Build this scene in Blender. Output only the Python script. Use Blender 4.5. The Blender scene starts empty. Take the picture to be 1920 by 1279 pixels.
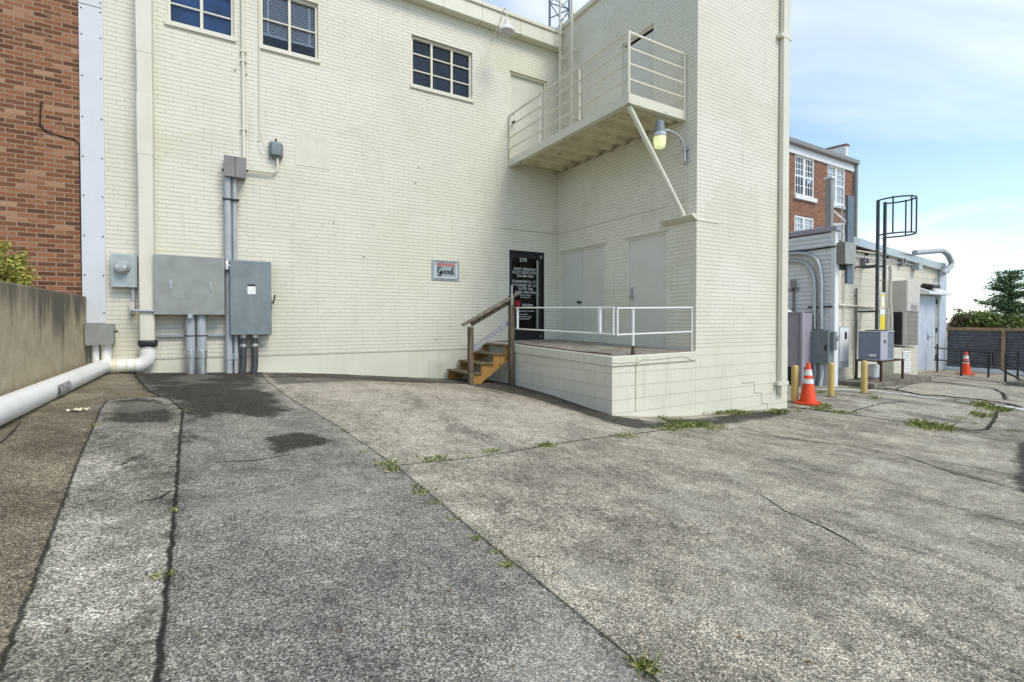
import bpy, bmesh, math, random
import numpy as np
from mathutils import Vector, Matrix
random.seed(7); rng=np.random.default_rng(7)
S=bpy.context.scene; COL=S.collection
# ------------------------------------------------------------------ camera
F=920.;CX=960.;CY=616.5;PIT=math.radians(.9);YAW=math.radians(30.9)
EYE=np.array([-6.93,-9.48,1.6])
FH=np.array([math.sin(YAW),math.cos(YAW),0.]);RT=np.array([math.cos(YAW),-math.sin(YAW),0.])
FW=FH*math.cos(PIT)+np.array([0,0,-math.sin(PIT)]);UP=np.cross(RT,FW)
cd=bpy.data.cameras.new('camera');cam=bpy.data.objects.new('camera',cd);COL.objects.link(cam)
cd.sensor_width=36;cd.lens=F/1920*36;cd.shift_y=-(639.5-CY)/1920;cd.clip_start=.05;cd.clip_end=2000
cam.matrix_world=Matrix(((RT[0],UP[0],-FW[0],EYE[0]),(RT[1],UP[1],-FW[1],EYE[1]),(RT[2],UP[2],-FW[2],EYE[2]),(0,0,0,1)))
S.camera=cam
# ------------------------------------------------------------------ world, sun, exposure
SUN_EL=math.radians(50);SUN_AZ=math.radians(163)     # azimuth clockwise from +Y
w=bpy.data.worlds.new('World');S.world=w;w.use_nodes=True
nt=w.node_tree;nt.nodes.clear();N=nt.nodes.new;L=nt.links.new
wo=N('ShaderNodeOutputWorld');bg=N('ShaderNodeBackground');bg.inputs['Strength'].default_value=.145
sky=N('ShaderNodeTexSky');sky.sky_type='NISHITA';sky.sun_disc=False;sky.sun_elevation=SUN_EL;sky.sun_rotation=SUN_AZ
sky.air_density=1.0;sky.dust_density=.2;sky.ozone_density=1.0
tc=N('ShaderNodeTexCoord');sx=N('ShaderNodeSeparateXYZ');L(tc.outputs['Generated'],sx.inputs[0])
def wm(op,a,b=None):
    n=N('ShaderNodeMath');n.operation=op
    for i,v in enumerate((a,b)):
        if v is None: continue
        if isinstance(v,(int,float)): n.inputs[i].default_value=v
        else: L(v,n.inputs[i])
    return n.outputs[0]
den=wm('ADD',wm('MAXIMUM',sx.outputs[2],0.),.22)
cb=N('ShaderNodeCombineXYZ');L(wm('DIVIDE',sx.outputs[0],den),cb.inputs[0]);L(wm('DIVIDE',sx.outputs[1],den),cb.inputs[1])
mp=N('ShaderNodeMapping');mp.inputs['Rotation'].default_value=(0,0,.55);mp.inputs['Scale'].default_value=(.55,1.15,1);mp.inputs['Location'].default_value=(3.1,1.7,0);L(cb.outputs[0],mp.inputs[0])
n1=N('ShaderNodeTexNoise');n1.inputs['Scale'].default_value=.95;n1.inputs['Detail'].default_value=7;n1.inputs['Roughness'].default_value=.55;n1.inputs['Distortion'].default_value=.7;L(mp.outputs[0],n1.inputs['Vector'])
r1=N('ShaderNodeValToRGB');r1.color_ramp.elements[0].position=.46;r1.color_ramp.elements[1].position=.66;L(n1.outputs[0],r1.inputs[0])
hz=wm('POWER',wm('SUBTRACT',1.,wm('MAXIMUM',sx.outputs[2],0.)),5.)
cov=wm('MINIMUM',wm('ADD',wm('MULTIPLY',r1.outputs[0],.78),wm('MULTIPLY_ADD' if False else 'MULTIPLY',hz,.40)),.93)
cov=wm('ADD',wm('MULTIPLY',cov,.92),.08)
mx=N('ShaderNodeMixRGB');L(cov,mx.inputs[0]);tint=N('ShaderNodeMixRGB');tint.blend_type='MULTIPLY';tint.inputs[0].default_value=1;L(sky.outputs[0],tint.inputs[1]);tint.inputs[2].default_value=(1.0,1.13,1.12,1);L(tint.outputs[0],mx.inputs[1]);mx.inputs[2].default_value=(5.7,6.0,6.25,1)
L(mx.outputs[0],bg.inputs[0]);L(bg.outputs[0],wo.inputs[0])
sd=bpy.data.lights.new('sun','SUN');sd.energy=1.85;sd.angle=math.radians(26);sd.color=(1,.92,.79)
so=bpy.data.objects.new('sun',sd);COL.objects.link(so)
sdir=Vector((math.sin(SUN_AZ)*math.cos(SUN_EL),math.cos(SUN_AZ)*math.cos(SUN_EL),math.sin(SUN_EL)))
so.rotation_euler=sdir.to_track_quat('Z','Y').to_euler()
S.view_settings.view_transform='Standard';S.view_settings.look='None';S.view_settings.gamma=1;S.view_settings.use_curve_mapping=False
S.view_settings.exposure=.53
# ------------------------------------------------------------------ survey helpers: a sight line meets a real plane
def ray(px,py): return FW+RT*((px-CX)/F)+UP*((CY-py)/F)
def WA(px,py,d=0.):   # on the long wall (plane y=-d)
    r=ray(px,py);return EYE+r*((-d-EYE[1])/r[1])
def WY(px,py,y):
    r=ray(px,py);return EYE+r*((y-EYE[1])/r[1])
def WX(px,py,x=0.):
    r=ray(px,py);return EYE+r*((x-EYE[0])/r[0])
# ground relief: thin-plate fit through surveyed heights
GC=np.array([(-8.6,0,.83),(-8.4,-2.3,.81),(-8.4,-4.2,.79),(-8.5,-8,.66),(-6.3,0,.71),(-4.77,0,.595),(-3.29,0,.44),(-2.45,0,.345),(-1.9,-1.1,.33),
 (-1.88,-3.96,.19),(-.9,-3.96,.06),(0,-3.96,0),(1.4,-3.96,-.05),(2.7,-3.96,-.125),(-6.93,-9.5,.47),(-3,-9,.12),(2,-9,-.18),(6,-6,-.18),(5,-3,-.14),(7,-2.5,-.1),
 (12,-2.4,-.12),(16,-6,-.2),(12,-9,-.25),(-5,-4.5,.47),(20,-2,-.15),(-9,-14,.5),(4,-16,-.3),(20,-14,-.35)])
def tps(r): return np.where(r>1e-9,r*r*np.log(np.maximum(r,1e-9)),0)
_n=len(GC);_K=tps(np.hypot(GC[:,None,0]-GC[None,:,0],GC[:,None,1]-GC[None,:,1]))+np.eye(_n)*.05
_P=np.c_[np.ones(_n),GC[:,:2]];_M=np.block([[_K,_P],[_P.T,np.zeros((3,3))]])
_W=np.linalg.solve(_M,np.r_[GC[:,2],0,0,0])
def gz(x,y):
    x=np.clip(np.asarray(x,float),-12,24);y=np.clip(np.asarray(y,float),-16,4)
    o=_W[_n]+_W[_n+1]*x+_W[_n+2]*y
    for i in range(_n): o=o+_W[i]*tps(np.hypot(x-GC[i,0],y-GC[i,1]))
    return np.clip(o,-.5,.95)
def GP(px,py):
    r=ray(px,py);z=0.
    for _ in range(40):
        p=EYE+r*((z-EYE[2])/r[2]);z=.5*z+.5*float(gz(p[0],p[1]))
    return EYE+r*((z-EYE[2])/r[2])
# ------------------------------------------------------------------ mesh helpers
class MB:
    def __init__(s): s.v=[];s.f=[]
    def add(s,vs,fs):
        b=len(s.v);s.v+= [tuple(map(float,p)) for p in vs];s.f+=[tuple(b+i for i in f) for f in fs];return s
    def box(s,a,b):
        x0,x1=sorted((a[0],b[0]));y0,y1=sorted((a[1],b[1]));z0,z1=sorted((a[2],b[2]))
        return s.add([(x0,y0,z0),(x1,y0,z0),(x1,y1,z0),(x0,y1,z0),(x0,y0,z1),(x1,y0,z1),(x1,y1,z1),(x0,y1,z1)],
              [(0,3,2,1),(4,5,6,7),(0,1,5,4),(1,2,6,5),(2,3,7,6),(3,0,4,7)])
    def bar(s,p,q,wd,ht,up=(0,0,1)):       # rectangular bar from p to q
        p=Vector(p);q=Vector(q);d=(q-p).normalized();u=Vector(up)
        if abs(d.dot(u))>.98: u=Vector((0,1,0))
        sd=d.cross(u).normalized();u=sd.cross(d).normalized();a=sd*wd/2;b=u*ht/2
        vs=[p-a-b,p+a-b,p+a+b,p-a+b,q-a-b,q+a-b,q+a+b,q-a+b]
        return s.add(vs,[(0,1,2,3),(7,6,5,4),(0,4,5,1),(1,5,6,2),(2,6,7,3),(3,7,4,0)])
    def tube(s,pts,r,n=10,cap=True):
        pts=[Vector(p) for p in pts];m=len(pts);rs=r if isinstance(r,(list,tuple)) else [r]*m
        prev=None;b=len(s.v)
        for i,p in enumerate(pts):
            t=(pts[min(i+1,m-1)]-pts[max(i-1,0)]).normalized()
            if prev is None:
                u=t.cross(Vector((0,0,1)))
                if u.length<.05: u=t.cross(Vector((1,0,0)))
                u.normalize()
            else: u=(prev-t*prev.dot(t)).normalized()
            prev=u;v=t.cross(u)
            for k in range(n):
                a=2*math.pi*k/n;s.v.append(tuple(p+(u*math.cos(a)+v*math.sin(a))*rs[i]))
        for i in range(m-1):
            for k in range(n):
                k2=(k+1)%n;s.f.append((b+i*n+k,b+i*n+k2,b+(i+1)*n+k2,b+(i+1)*n+k))
        if cap: s.f.append(tuple(b+k for k in range(n))[::-1]);s.f.append(tuple(b+(m-1)*n+k for k in range(n)))
        return s
    def lathe(s,c,prof,n=24,axis=(0,0,1)):
        q=Vector((0,0,1)).rotation_difference(Vector(axis));b=len(s.v);c=Vector(c)
        for r,z in prof:
            for k in range(n):
                a=2*math.pi*k/n;s.v.append(tuple(c+q@Vector((r*math.cos(a),r*math.sin(a),z))))
        for i in range(len(prof)-1):
            for k in range(n):
                k2=(k+1)%n;s.f.append((b+i*n+k,b+i*n+k2,b+(i+1)*n+k2,b+(i+1)*n+k))
        s.f.append(tuple(b+k for k in range(n))[::-1]);s.f.append(tuple(b+(len(prof)-1)*n+k for k in range(n)))
        return s
    def prism(s,poly,off):                 # planar polygon extruded by off
        n=len(poly);o=Vector(off);vs=[Vector(p) for p in poly]+[Vector(p)+o for p in poly]
        return s.add(vs,[tuple(range(n))[::-1],tuple(range(n,2*n))]+[(i,(i+1)%n,n+(i+1)%n,n+i) for i in range(n)])
    def build(s,name,mat,parent=None,bevel=0,flat=False,fix=True):
        me=bpy.data.meshes.new(name);base=Vector((0,0,0))
        if parent is not None: base=BASE[parent.name]
        me.from_pydata([tuple(Vector(p)-base) for p in s.v],[],s.f)
        bm=bmesh.new();bm.from_mesh(me)
        if fix: bmesh.ops.recalc_face_normals(bm,faces=bm.faces)
        if not flat:
            for f in bm.faces: f.smooth=True
            for e in bm.edges: e.smooth=(len(e.link_faces)==2 and e.calc_face_angle(0)<.65)
        bm.to_mesh(me);bm.free()
        o=bpy.data.objects.new(name,me);COL.objects.link(o);me.materials.append(mat)
        if parent is not None: o.parent=parent
        BASE[o.name]=base
        if bevel:
            m=o.modifiers.new('bevel','BEVEL');m.width=bevel;m.segments=2;m.limit_method='ANGLE';m.angle_limit=.7
        return o
BASE={}
def thing(name,loc,label,cat,group=None):
    o=bpy.data.objects.new(name,None);COL.objects.link(o);o.location=tuple(map(float,loc));o.empty_display_size=.1
    BASE[o.name]=Vector(tuple(map(float,loc)));return tag(o,label,cat,group)
def tag(o,label,cat=None,group=None,kind=None):
    if label: o['label']=label
    if cat: o['category']=cat
    if group: o['group']=group
    if kind: o['kind']=kind
    return o
def arc(c,r,a0,a1,u,v,n=8):
    c=Vector(c);u=Vector(u);v=Vector(v)
    return [tuple(c+u*(r*math.cos(a0+(a1-a0)*i/n))+v*(r*math.sin(a0+(a1-a0)*i/n))) for i in range(n+1)]
def wallgrid(mb,T,u0,u1,v0,v1,holes,depth):   # T(u,v,d)->xyz, d>0 goes into the wall; holes get reveals
    us=sorted({u0,u1,*[h[0] for h in holes],*[h[1] for h in holes]});vs=sorted({v0,v1,*[h[2] for h in holes],*[h[3] for h in holes]})
    us=[u for u in us if u0<=u<=u1];vs=[v for v in vs if v0<=v<=v1]
    for i in range(len(us)-1):
        for j in range(len(vs)-1):
            cu=(us[i]+us[i+1])/2;cv=(vs[j]+vs[j+1])/2
            if any(h[0]<cu<h[1] and h[2]<cv<h[3] for h in holes): continue
            mb.add([T(us[i],vs[j],0),T(us[i+1],vs[j],0),T(us[i+1],vs[j+1],0),T(us[i],vs[j+1],0)],[(0,1,2,3)])
    for a,b,c,d in holes:
        q=[(a,c),(b,c),(b,d),(a,d)]
        for k in range(4):
            p0=q[k];p1=q[(k+1)%4]
            mb.add([T(*p0,0),T(*p0,depth),T(*p1,depth),T(*p1,0)],[(0,1,2,3)])
# ------------------------------------------------------------------ materials
class G:
    def __init__(s,name,rough=.6,metal=0.,spec=.5):
        s.m=bpy.data.materials.new(name);s.m.use_nodes=True;s.t=s.m.node_tree
        s.b=s.t.nodes['Principled BSDF'];s.b.inputs['Roughness'].default_value=rough;s.b.inputs['Metallic'].default_value=metal
        s.b.inputs['Specular IOR Level'].default_value=spec
        s._pos=None
    def n(s,t,**k):
        o=s.t.nodes.new(t)
        for a,v in k.items(): setattr(o,a,v)
        return o
    def l(s,a,b): s.t.links.new(a,b)
    def put(s,inp,v):
        if hasattr(v,'is_linked') or isinstance(v,bpy.types.NodeSocket): s.l(v,inp)
        elif isinstance(v,(tuple,list)) and len(v)==3 and inp.type=='RGBA': inp.default_value=(*v,1)
        else: inp.default_value=v
    def pos(s):
        if s._pos is None: s._pos=s.n('ShaderNodeNewGeometry').outputs['Position']
        return s._pos
    def math(s,op,a,b=0.,c=None,clamp=False):
        o=s.n('ShaderNodeMath',operation=op,use_clamp=clamp);s.put(o.inputs[0],a);s.put(o.inputs[1],b)
        if c is not None: s.put(o.inputs[2],c)
        return o.outputs[0]
    def mapv(s,v,scale=(1,1,1),rot=(0,0,0),loc=(0,0,0)):
        o=s.n('ShaderNodeMapping');s.l(v,o.inputs[0]);o.inputs['Scale'].default_value=scale;o.inputs['Rotation'].default_value=rot;o.inputs['Location'].default_value=loc
        return o.outputs[0]
    def noise(s,v,scale,detail=4,rough=.55,dist=0.):
        o=s.n('ShaderNodeTexNoise');s.l(v,o.inputs['Vector']);o.inputs['Scale'].default_value=scale;o.inputs['Detail'].default_value=detail
        o.inputs['Roughness'].default_value=rough;o.inputs['Distortion'].default_value=dist;return o.outputs[0]
    def ramp(s,v,*st):
        o=s.n('ShaderNodeValToRGB');cr=o.color_ramp
        while len(cr.elements)<len(st): cr.elements.new(.5)
        for e,(p,c) in zip(cr.elements,st): e.position=p;e.color=(c,c,c,1) if isinstance(c,(int,float)) else (*c,1)
        s.l(v,o.inputs[0]);return o.outputs[0]
    def step(s,v,a,b):
        o=s.n('ShaderNodeMapRange',clamp=True,interpolation_type='SMOOTHSTEP');s.put(o.inputs[0],v);o.inputs[1].default_value=a;o.inputs[2].default_value=b
        return o.outputs[0]
    def mix(s,f,a,b,mode='MIX'):
        o=s.n('ShaderNodeMixRGB',blend_type=mode);s.put(o.inputs[0],f);s.put(o.inputs[1],a);s.put(o.inputs[2],b);return o.outputs[0]
    def bump(s,h,strength=.5,dist=.01):
        o=s.n('ShaderNodeBump');o.inputs['Strength'].default_value=strength;o.inputs['Distance'].default_value=dist
        s.l(h,o.inputs['Height']);s.l(o.outputs[0],s.b.inputs['Normal']);return s
    def col(s,c): s.put(s.b.inputs['Base Color'],c);return s
    def attr(s,name): return s.n('ShaderNodeAttribute',attribute_name=name).outputs['Fac']
    def uvz(s):     # (x+y, z, 0): runs along any axis-aligned wall
        sp=s.n('ShaderNodeSeparateXYZ');s.l(s.pos(),sp.inputs[0]);c=s.n('ShaderNodeCombineXYZ')
        s.l(s.math('ADD',sp.outputs[0],sp.outputs[1]),c.inputs[0]);s.l(sp.outputs[2],c.inputs[1]);return c.outputs[0]
    def brick(s,v,wd,ht,mort,off=.5,smooth=.2,freq=2):
        o=s.n('ShaderNodeTexBrick',offset=off,offset_frequency=freq);s.l(v,o.inputs['Vector']);o.inputs['Scale'].default_value=1
        o.inputs['Brick Width'].default_value=wd;o.inputs['Row Height'].default_value=ht;o.inputs['Mortar Size'].default_value=mort;o.inputs['Mortar Smooth'].default_value=smooth
        o.inputs['Color1'].default_value=(0,0,0,1);o.inputs['Color2'].default_value=(1,1,1,1);o.inputs['Mortar'].default_value=(.5,.5,.5,1)
        return o.outputs['Color'],o.outputs['Fac']
CREAM=(.72,.695,.575)
def painted(name,wd=None,ht=None,mort=.006,base=CREAM,dark=.62,bstr=.9,dirt=.12,rough=.55):
    g=G(name,rough=rough,spec=.3);p=g.pos()
    n1=g.noise(p,.9,5);n2=g.noise(p,14,4)
    c=g.mix(g.ramp(n1,(.35,0),(.7,1)),base,tuple(b*k for b,k in zip(base,(.93,.915,.88))))
    tu=g.noise(g.mapv(p,(1.,1.,1.3),loc=(7,3,1)),.55,3,.45)
    c=g.mix(g.math('MULTIPLY',g.step(tu,.52,.545),.5),c,tuple(min(.85,b*k) for b,k in zip(base,(1.05,1.055,1.10))))
    c=g.mix(g.math('MULTIPLY',g.step(g.noise(g.mapv(p,loc=(2,9,4)),2.2,6,.7,.6),.63,.70),.30),c,tuple(b*k for b,k in zip(base,(.80,.79,.74))))
    dr=g.noise(g.mapv(p,(9,9,.35),loc=(1,1,5)),1.2,5,.65)
    c=g.mix(g.math('MULTIPLY',g.step(dr,.62,.76),.28),c,(.42,.39,.29))
    strk=g.noise(g.mapv(p,(2.5,2.5,.25)),3,5,.6)
    c=g.mix(g.math('MULTIPLY',g.step(strk,.52,.8),dirt*2.2),c,(.43,.40,.30))
    if wd:
        dv=g.n('ShaderNodeVectorMath',operation='ADD');nn=g.n('ShaderNodeTexNoise');g.l(p,nn.inputs['Vector']);nn.inputs['Scale'].default_value=9
        sc=g.n('ShaderNodeVectorMath',operation='SCALE');g.l(nn.outputs['Color'],sc.inputs[0]);sc.inputs['Scale'].default_value=.008
        g.l(g.uvz(),dv.inputs[0]);g.l(sc.outputs[0],dv.inputs[1])
        bc,bf=g.brick(dv.outputs[0],wd,ht,mort)
        # only horizontal joints are raked deep; the paint fills most of the vertical ones
        bc2,bf2=g.brick(dv.outputs[0],400.,ht,mort)
        vert=g.math('MULTIPLY',bf,g.step(g.noise(p,6,3),.42,.62))
        j=g.math('MAXIMUM',g.math('MULTIPLY',bf2,g.math('ADD',.55,g.math('MULTIPLY',g.step(g.noise(p,4,4),.3,.65),.45))),g.math('MULTIPLY',vert,.75))
        c=g.mix(j,c,tuple(b*dark for b in base))
        c=g.mix(g.math('MULTIPLY',g.math('SUBTRACT',bc,.5),.10),c,(.55,.53,.42))
        h=g.math('ADD',g.math('MULTIPLY',g.math('SUBTRACT',1.,j),1.),g.math('MULTIPLY',n2,.25))
        h=g.math('ADD',h,g.math('MULTIPLY',bc,.18))
        g.bump(h,bstr,.008)
    else:
        g.bump(g.math('ADD',n2,g.math('MULTIPLY',g.noise(p,60,3),.3)),.35,.006)
    return g.col(c).m
M={}
M['brickpaint']=painted('painted_brick_paint',.203,.0677,.0038,dark=.60,bstr=.8)
M['cmupaint']=painted('painted_block_paint',.406,.203,.006,dark=.74,bstr=.7,dirt=.16)
M['smoothpaint']=painted('smooth_cream_paint',dirt=.10)
M['parge']=painted('parged_foundation_paint',dirt=.2,base=(.69,.67,.55))
M['doorpaint']=painted('steel_door_paint',base=(.62,.61,.53),dirt=.05,rough=.45)
M['trim']=painted('cream_metal_paint',base=(.70,.68,.56),dirt=.13,rough=.4)
def simple(name,c,rough=.5,metal=0.,var=.12,scale=6,bump=0,spec=.5,dirt=None,dirtamt=.5,vert=True):
    g=G(name,rough,metal,spec);p=g.pos();n=g.noise(p,scale,5)
    cc=g.mix(g.ramp(n,(.3,0),(.7,1)),tuple(x*(1-var) for x in c),tuple(min(1,x*(1+var)) for x in c))
    if dirt:
        d=g.noise(g.mapv(p,(3,3,.4)) if vert else p,4,6,.65)
        cc=g.mix(g.math('MULTIPLY',g.step(d,.5,.78),dirtamt),cc,dirt)
    rr=g.math('MULTIPLY_ADD',g.noise(p,scale*3,3),.25,rough-.12);g.l(rr,g.b.inputs['Roughness'])
    if bump: g.bump(g.noise(p,scale*8,4),bump,.004)
    return g.col(cc).m
M['greybox']=simple('grey_enclosure_paint',(.285,.295,.275),.4,dirt=(.25,.25,.22),dirtamt=.35)
M['greybox2']=simple('blue_grey_enclosure_paint',(.19,.225,.24),.4,dirt=(.30,.32,.32),dirtamt=.4)
M['greybox3']=simple('shaded_enclosure_grey',(.22,.21,.205),.45,dirt=(.3,.28,.25))
M['meterbox']=simple('meter_enclosure_paint',(.38,.43,.43),.4,dirt=(.28,.3,.28),dirtamt=.3)
M['greypvc']=simple('grey_conduit',(.40,.42,.45),.45,dirt=(.3,.29,.26),dirtamt=.4)
M['darkpvc']=simple('dark_conduit',(.06,.065,.07),.45,dirt=(.2,.2,.19))
M['galv']=simple('galvanised_steel',(.50,.52,.53),.38,.75,var=.2,scale=18)
M['steel']=simple('bare_steel',(.42,.43,.43),.35,.8,var=.2,scale=20)
M['strip']=simple('white_sheet_metal',(.63,.645,.67),.38,.0,var=.03,scale=2,dirt=(.5,.52,.55),dirtamt=.25)
M['whitepvc']=simple('white_pvc',(.86,.85,.81),.35,var=.03,scale=3,dirt=(.48,.44,.34),dirtamt=.35,vert=False)
M['creampvc']=simple('cream_pvc',(.72,.66,.50),.4,var=.06)
M['rubber']=simple('black_rubber',(.018,.018,.02),.5)
M['black']=simple('black_metal',(.012,.012,.014),.4,var=.3);M['ladder']=simple('dark_ladder_steel',(.07,.08,.085),.45,.3,var=.3)
M['blackfence']=simple('black_corrugated',(.20,.205,.22),.32,.5,var=.3,dirt=(.09,.09,.10))
M['whitepaint']=simple('white_rail_paint',(.78,.78,.74),.4,var=.05,dirt=(.45,.3,.18),dirtamt=.35)
M['whitetrim']=simple('white_trim_paint',(.74,.75,.76),.45,var=.05,dirt=(.5,.5,.48),dirtamt=.3)
M['orange']=simple('orange_cone_plastic',(.80,.075,.012),.45,var=.08,dirt=(.4,.08,.03),dirtamt=.3,vert=False)
M['reflect']=simple('white_reflective_band',(.80,.80,.78),.4,var=.05,dirt=(.5,.45,.4),dirtamt=.3)
M['yellow']=simple('faded_yellow_paint',(.60,.42,.15),.5,var=.1,dirt=(.42,.30,.13),dirtamt=.5)
M['signyellow']=simple('yellow_sign',(.80,.60,.03),.4,var=.04)
M['signwhite']=simple('white_sign',(.8,.8,.78),.4,var=.03)
M['rust']=simple('rusty_iron',(.075,.038,.022),.8,var=.4,scale=20,bump=.4)
M['bluedoor']=simple('chipped_blue_door_paint',(.53,.59,.66),.5,var=.07,scale=3,dirt=(.23,.27,.33),dirtamt=.75)
M['accream']=simple('beige_unit_paint',(.56,.535,.475),.45,var=.05,dirt=(.35,.31,.25),dirtamt=.5)
M['acgrey']=simple('condenser_grey_paint',(.20,.235,.30),.4,var=.06)
M['aclight']=simple('condenser_light_paint',(.42,.44,.48),.4,var=.06)
M['mauve']=simple('mauve_grey_cabinet_paint',(.33,.315,.365),.45,var=.07,dirt=(.25,.24,.27),dirtamt=.4)
M['antenna']=simple('slate_blue_panel',(.11,.145,.18),.5,var=.1)
M['interior']=simple('dark_interior',(.028,.040,.062),.9,var=.4,scale=1.5);M['bluereflection']=simple('painted_blue_reflection',(.014,.10,.32),.5,var=.6,scale=2.2)  # the blue paints a sky reflection behind the first window's glass
M['doorinterior']=simple('dark_hallway',(.016,.014,.012),.9,var=.6,scale=2.5)
M['blind']=simple('grey_blind_slat',(.80,.82,.84),.5,var=.04)
M['soil']=simple('planting_soil',(.07,.055,.04),.95,var=.5,scale=12,bump=.6)
M['pale']=simple('pale_patch_paint',(.66,.64,.53),.6,var=.06,dirt=(.5,.47,.38),dirtamt=.5)
M['bark']=simple('bark',(.09,.065,.045),.9,var=.4,scale=20,bump=.6)
M['letter']=simple('white_vinyl',(.82,.82,.80),.5,var=.02)
M['redvinyl']=simple('red_vinyl',(.55,.02,.025),.5,var=.05)
M['blackvinyl']=simple('black_vinyl',(.01,.01,.012),.5,var=.1)
M['signgrey']=simple('sign_blue_grey',(.30,.36,.38),.45,var=.05)
M['lens']=None
g=G('yellow_lamp_lens',.15);g.col((.84,.86,.46));g.b.inputs['Transmission Weight'].default_value=.25;g.b.inputs['Emission Color'].default_value=(.9,.95,.55,1);g.b.inputs['Emission Strength'].default_value=.25;M['lens']=g.m
def glass(name,ior=1.7,tint=(.75,.8,.85)):
    m=bpy.data.materials.new(name);m.use_nodes=True;t=m.node_tree;t.nodes.clear()
    o=t.nodes.new('ShaderNodeOutputMaterial');a=t.nodes.new('ShaderNodeBsdfTransparent');b=t.nodes.new('ShaderNodeBsdfGlossy');mxs=t.nodes.new('ShaderNodeMixShader');f=t.nodes.new('ShaderNodeFresnel')
    f.inputs[0].default_value=ior;a.inputs[0].default_value=(*tint,1);b.inputs['Roughness'].default_value=.02
    t.links.new(f.outputs[0],mxs.inputs[0]);t.links.new(a.outputs[0],mxs.inputs[1]);t.links.new(b.outputs[0],mxs.inputs[2]);t.links.new(mxs.outputs[0],o.inputs[0]);return m
M['glass']=glass('window_glass',1.62,(.95,.97,1));M['doorglass']=glass('door_glass',1.35)
g=G('clear_meter_glass',.06,spec=.8);g.col((.36,.38,.38));g.b.inputs['Coat Weight'].default_value=1;M['meterglass']=g.m
# red brick
def redbrick(name,tones,mortar,wd=.203,ht=.068,mort=.0075,bs=.7):
    g=G(name,.85,spec=.2);p=g.pos();v=g.uvz();bc,bf=g.brick(v,wd,ht,mort,smooth=.1)
    c=g.ramp(bc,*tones);c=g.mix(g.math('MULTIPLY',g.step(g.noise(p,2.6,5,.7),.56,.72),.55),c,tones[-1][1])
    c=g.mix(.55,c,g.ramp(g.noise(p,90,4),(.3,(.45,.42,.4)),(.7,(1.3,1.2,1.15))),'MULTIPLY')
    c=g.mix(bf,c,mortar);g.bump(g.math('ADD',g.math('SUBTRACT',1.,bf),g.math('MULTIPLY',g.noise(p,70,4),.4)),bs,.008);return g.col(c).m
M['redbrick']=redbrick('mottled_red_brick',((0,(.12,.058,.035)),(.3,(.19,.086,.047)),(.6,(.27,.115,.06)),(.85,(.33,.148,.08)),(1,(.43,.26,.165))),(.34,.24,.165))
M['farbrick']=redbrick('dark_red_brick',((0,(.10,.035,.025)),(.4,(.20,.07,.04)),(.8,(.29,.11,.06)),(1,(.36,.17,.10))),(.32,.22,.16),mort=.012)
# block wall of the outbuilding
M['outblock']=painted('outbuilding_block_paint',.406,.203,.008,base=(.66,.63,.52),dark=.72,bstr=.7,dirt=.22)
# concrete retaining wall: tan, stained dark from the top down in streaks
g=G('stained_concrete',.85,spec=.2);p=g.pos()
sp=g.n('ShaderNodeSeparateXYZ');g.l(p,sp.inputs[0]);zz=sp.outputs[2]
st=g.noise(g.mapv(p,(7,7,.35)),1.6,6,.7);st2=g.noise(p,1.1,5);big=g.noise(g.mapv(p,(1.2,1.2,.3),loc=(3,2.2,0)),1.5,4)
c=g.mix(g.ramp(g.noise(p,5,6,.65),(.3,0),(.7,1)),(.40,.325,.21),(.56,.475,.34))
top=g.math('ADD',g.math('MULTIPLY',g.step(zz,1.15,2.0),.55),g.math('MULTIPLY',g.step(big,.4,.62),.35))
k=g.math('MULTIPLY',g.step(g.math('ADD',g.math('MULTIPLY',st,.9),top),.74,1.12),.86)
c=g.mix(k,c,(.11,.10,.078));c=g.mix(g.math('MULTIPLY',g.step(g.noise(g.mapv(p,(5,5,2)),3,6,.7),.66,.72),.6),c,(.62,.54,.42))
g.bump(g.math('ADD',g.noise(p,40,5),g.math('MULTIPLY',g.noise(p,6,4),.8)),.5,.01);M['concretewall']=g.col(c).m
# concrete slab tops
g=G('weathered_slab',.9,spec=.2);p=g.pos()
c=g.mix(g.ramp(g.noise(p,4,6,.7),(.35,0),(.65,1)),(.17,.152,.125),(.37,.345,.29));c=g.mix(g.math('MULTIPLY',g.step(g.noise(p,2.2,5,.7,.6),.60,.70),.3),c,(.26,.10,.04))
c=g.mix(.6,c,g.ramp(g.noise(p,120,3),(.3,.5),(.7,1.4)),'MULTIPLY');g.bump(g.noise(p,80,4),.5,.006);M['slab']=g.col(c).m
g=G('old_concrete',.9,spec=.2);p=g.pos()
c=g.mix(g.ramp(g.noise(p,3,6,.7),(.35,0),(.65,1)),(.10,.09,.075),(.27,.24,.19));c=g.mix(.6,c,g.ramp(g.noise(p,90,3),(.3,.55),(.7,1.4)),'MULTIPLY');g.bump(g.noise(p,60,4),.6,.008);M['oldconc']=g.col(c).m
# wood
def wood(name,a,b,stretch,rough=.8,bs=.5):
    g=G(name,rough,spec=.25);p=g.pos();n=g.noise(g.mapv(p,stretch),5,6,.7,.4)
    c=g.mix(g.ramp(n,(.35,0),(.66,1)),a,b);c=g.mix(g.math('MULTIPLY',g.step(g.noise(p,9,4),.6,.75),.6),c,tuple(x*.35 for x in a));g.bump(n,bs,.006);return g.col(c).m
M['woodgrey']=wood('weathered_post_wood',(.055,.036,.024),(.24,.185,.13),(8,8,.8))
M['woodrail']=wood('weathered_rail_wood',(.085,.065,.05),(.30,.25,.19),(1.,8,5))
M['woodsilver']=wood('silvered_board_wood',(.20,.20,.215),(.42,.42,.44),(1.,8,5))
M['tread']=wood('tread_wood',(.085,.058,.034),(.27,.20,.125),(8,1,8))
M['stringer']=wood('yellow_stringer_wood',(.27,.14,.035),(.47,.265,.075),(1.5,6,3),.7)
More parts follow.
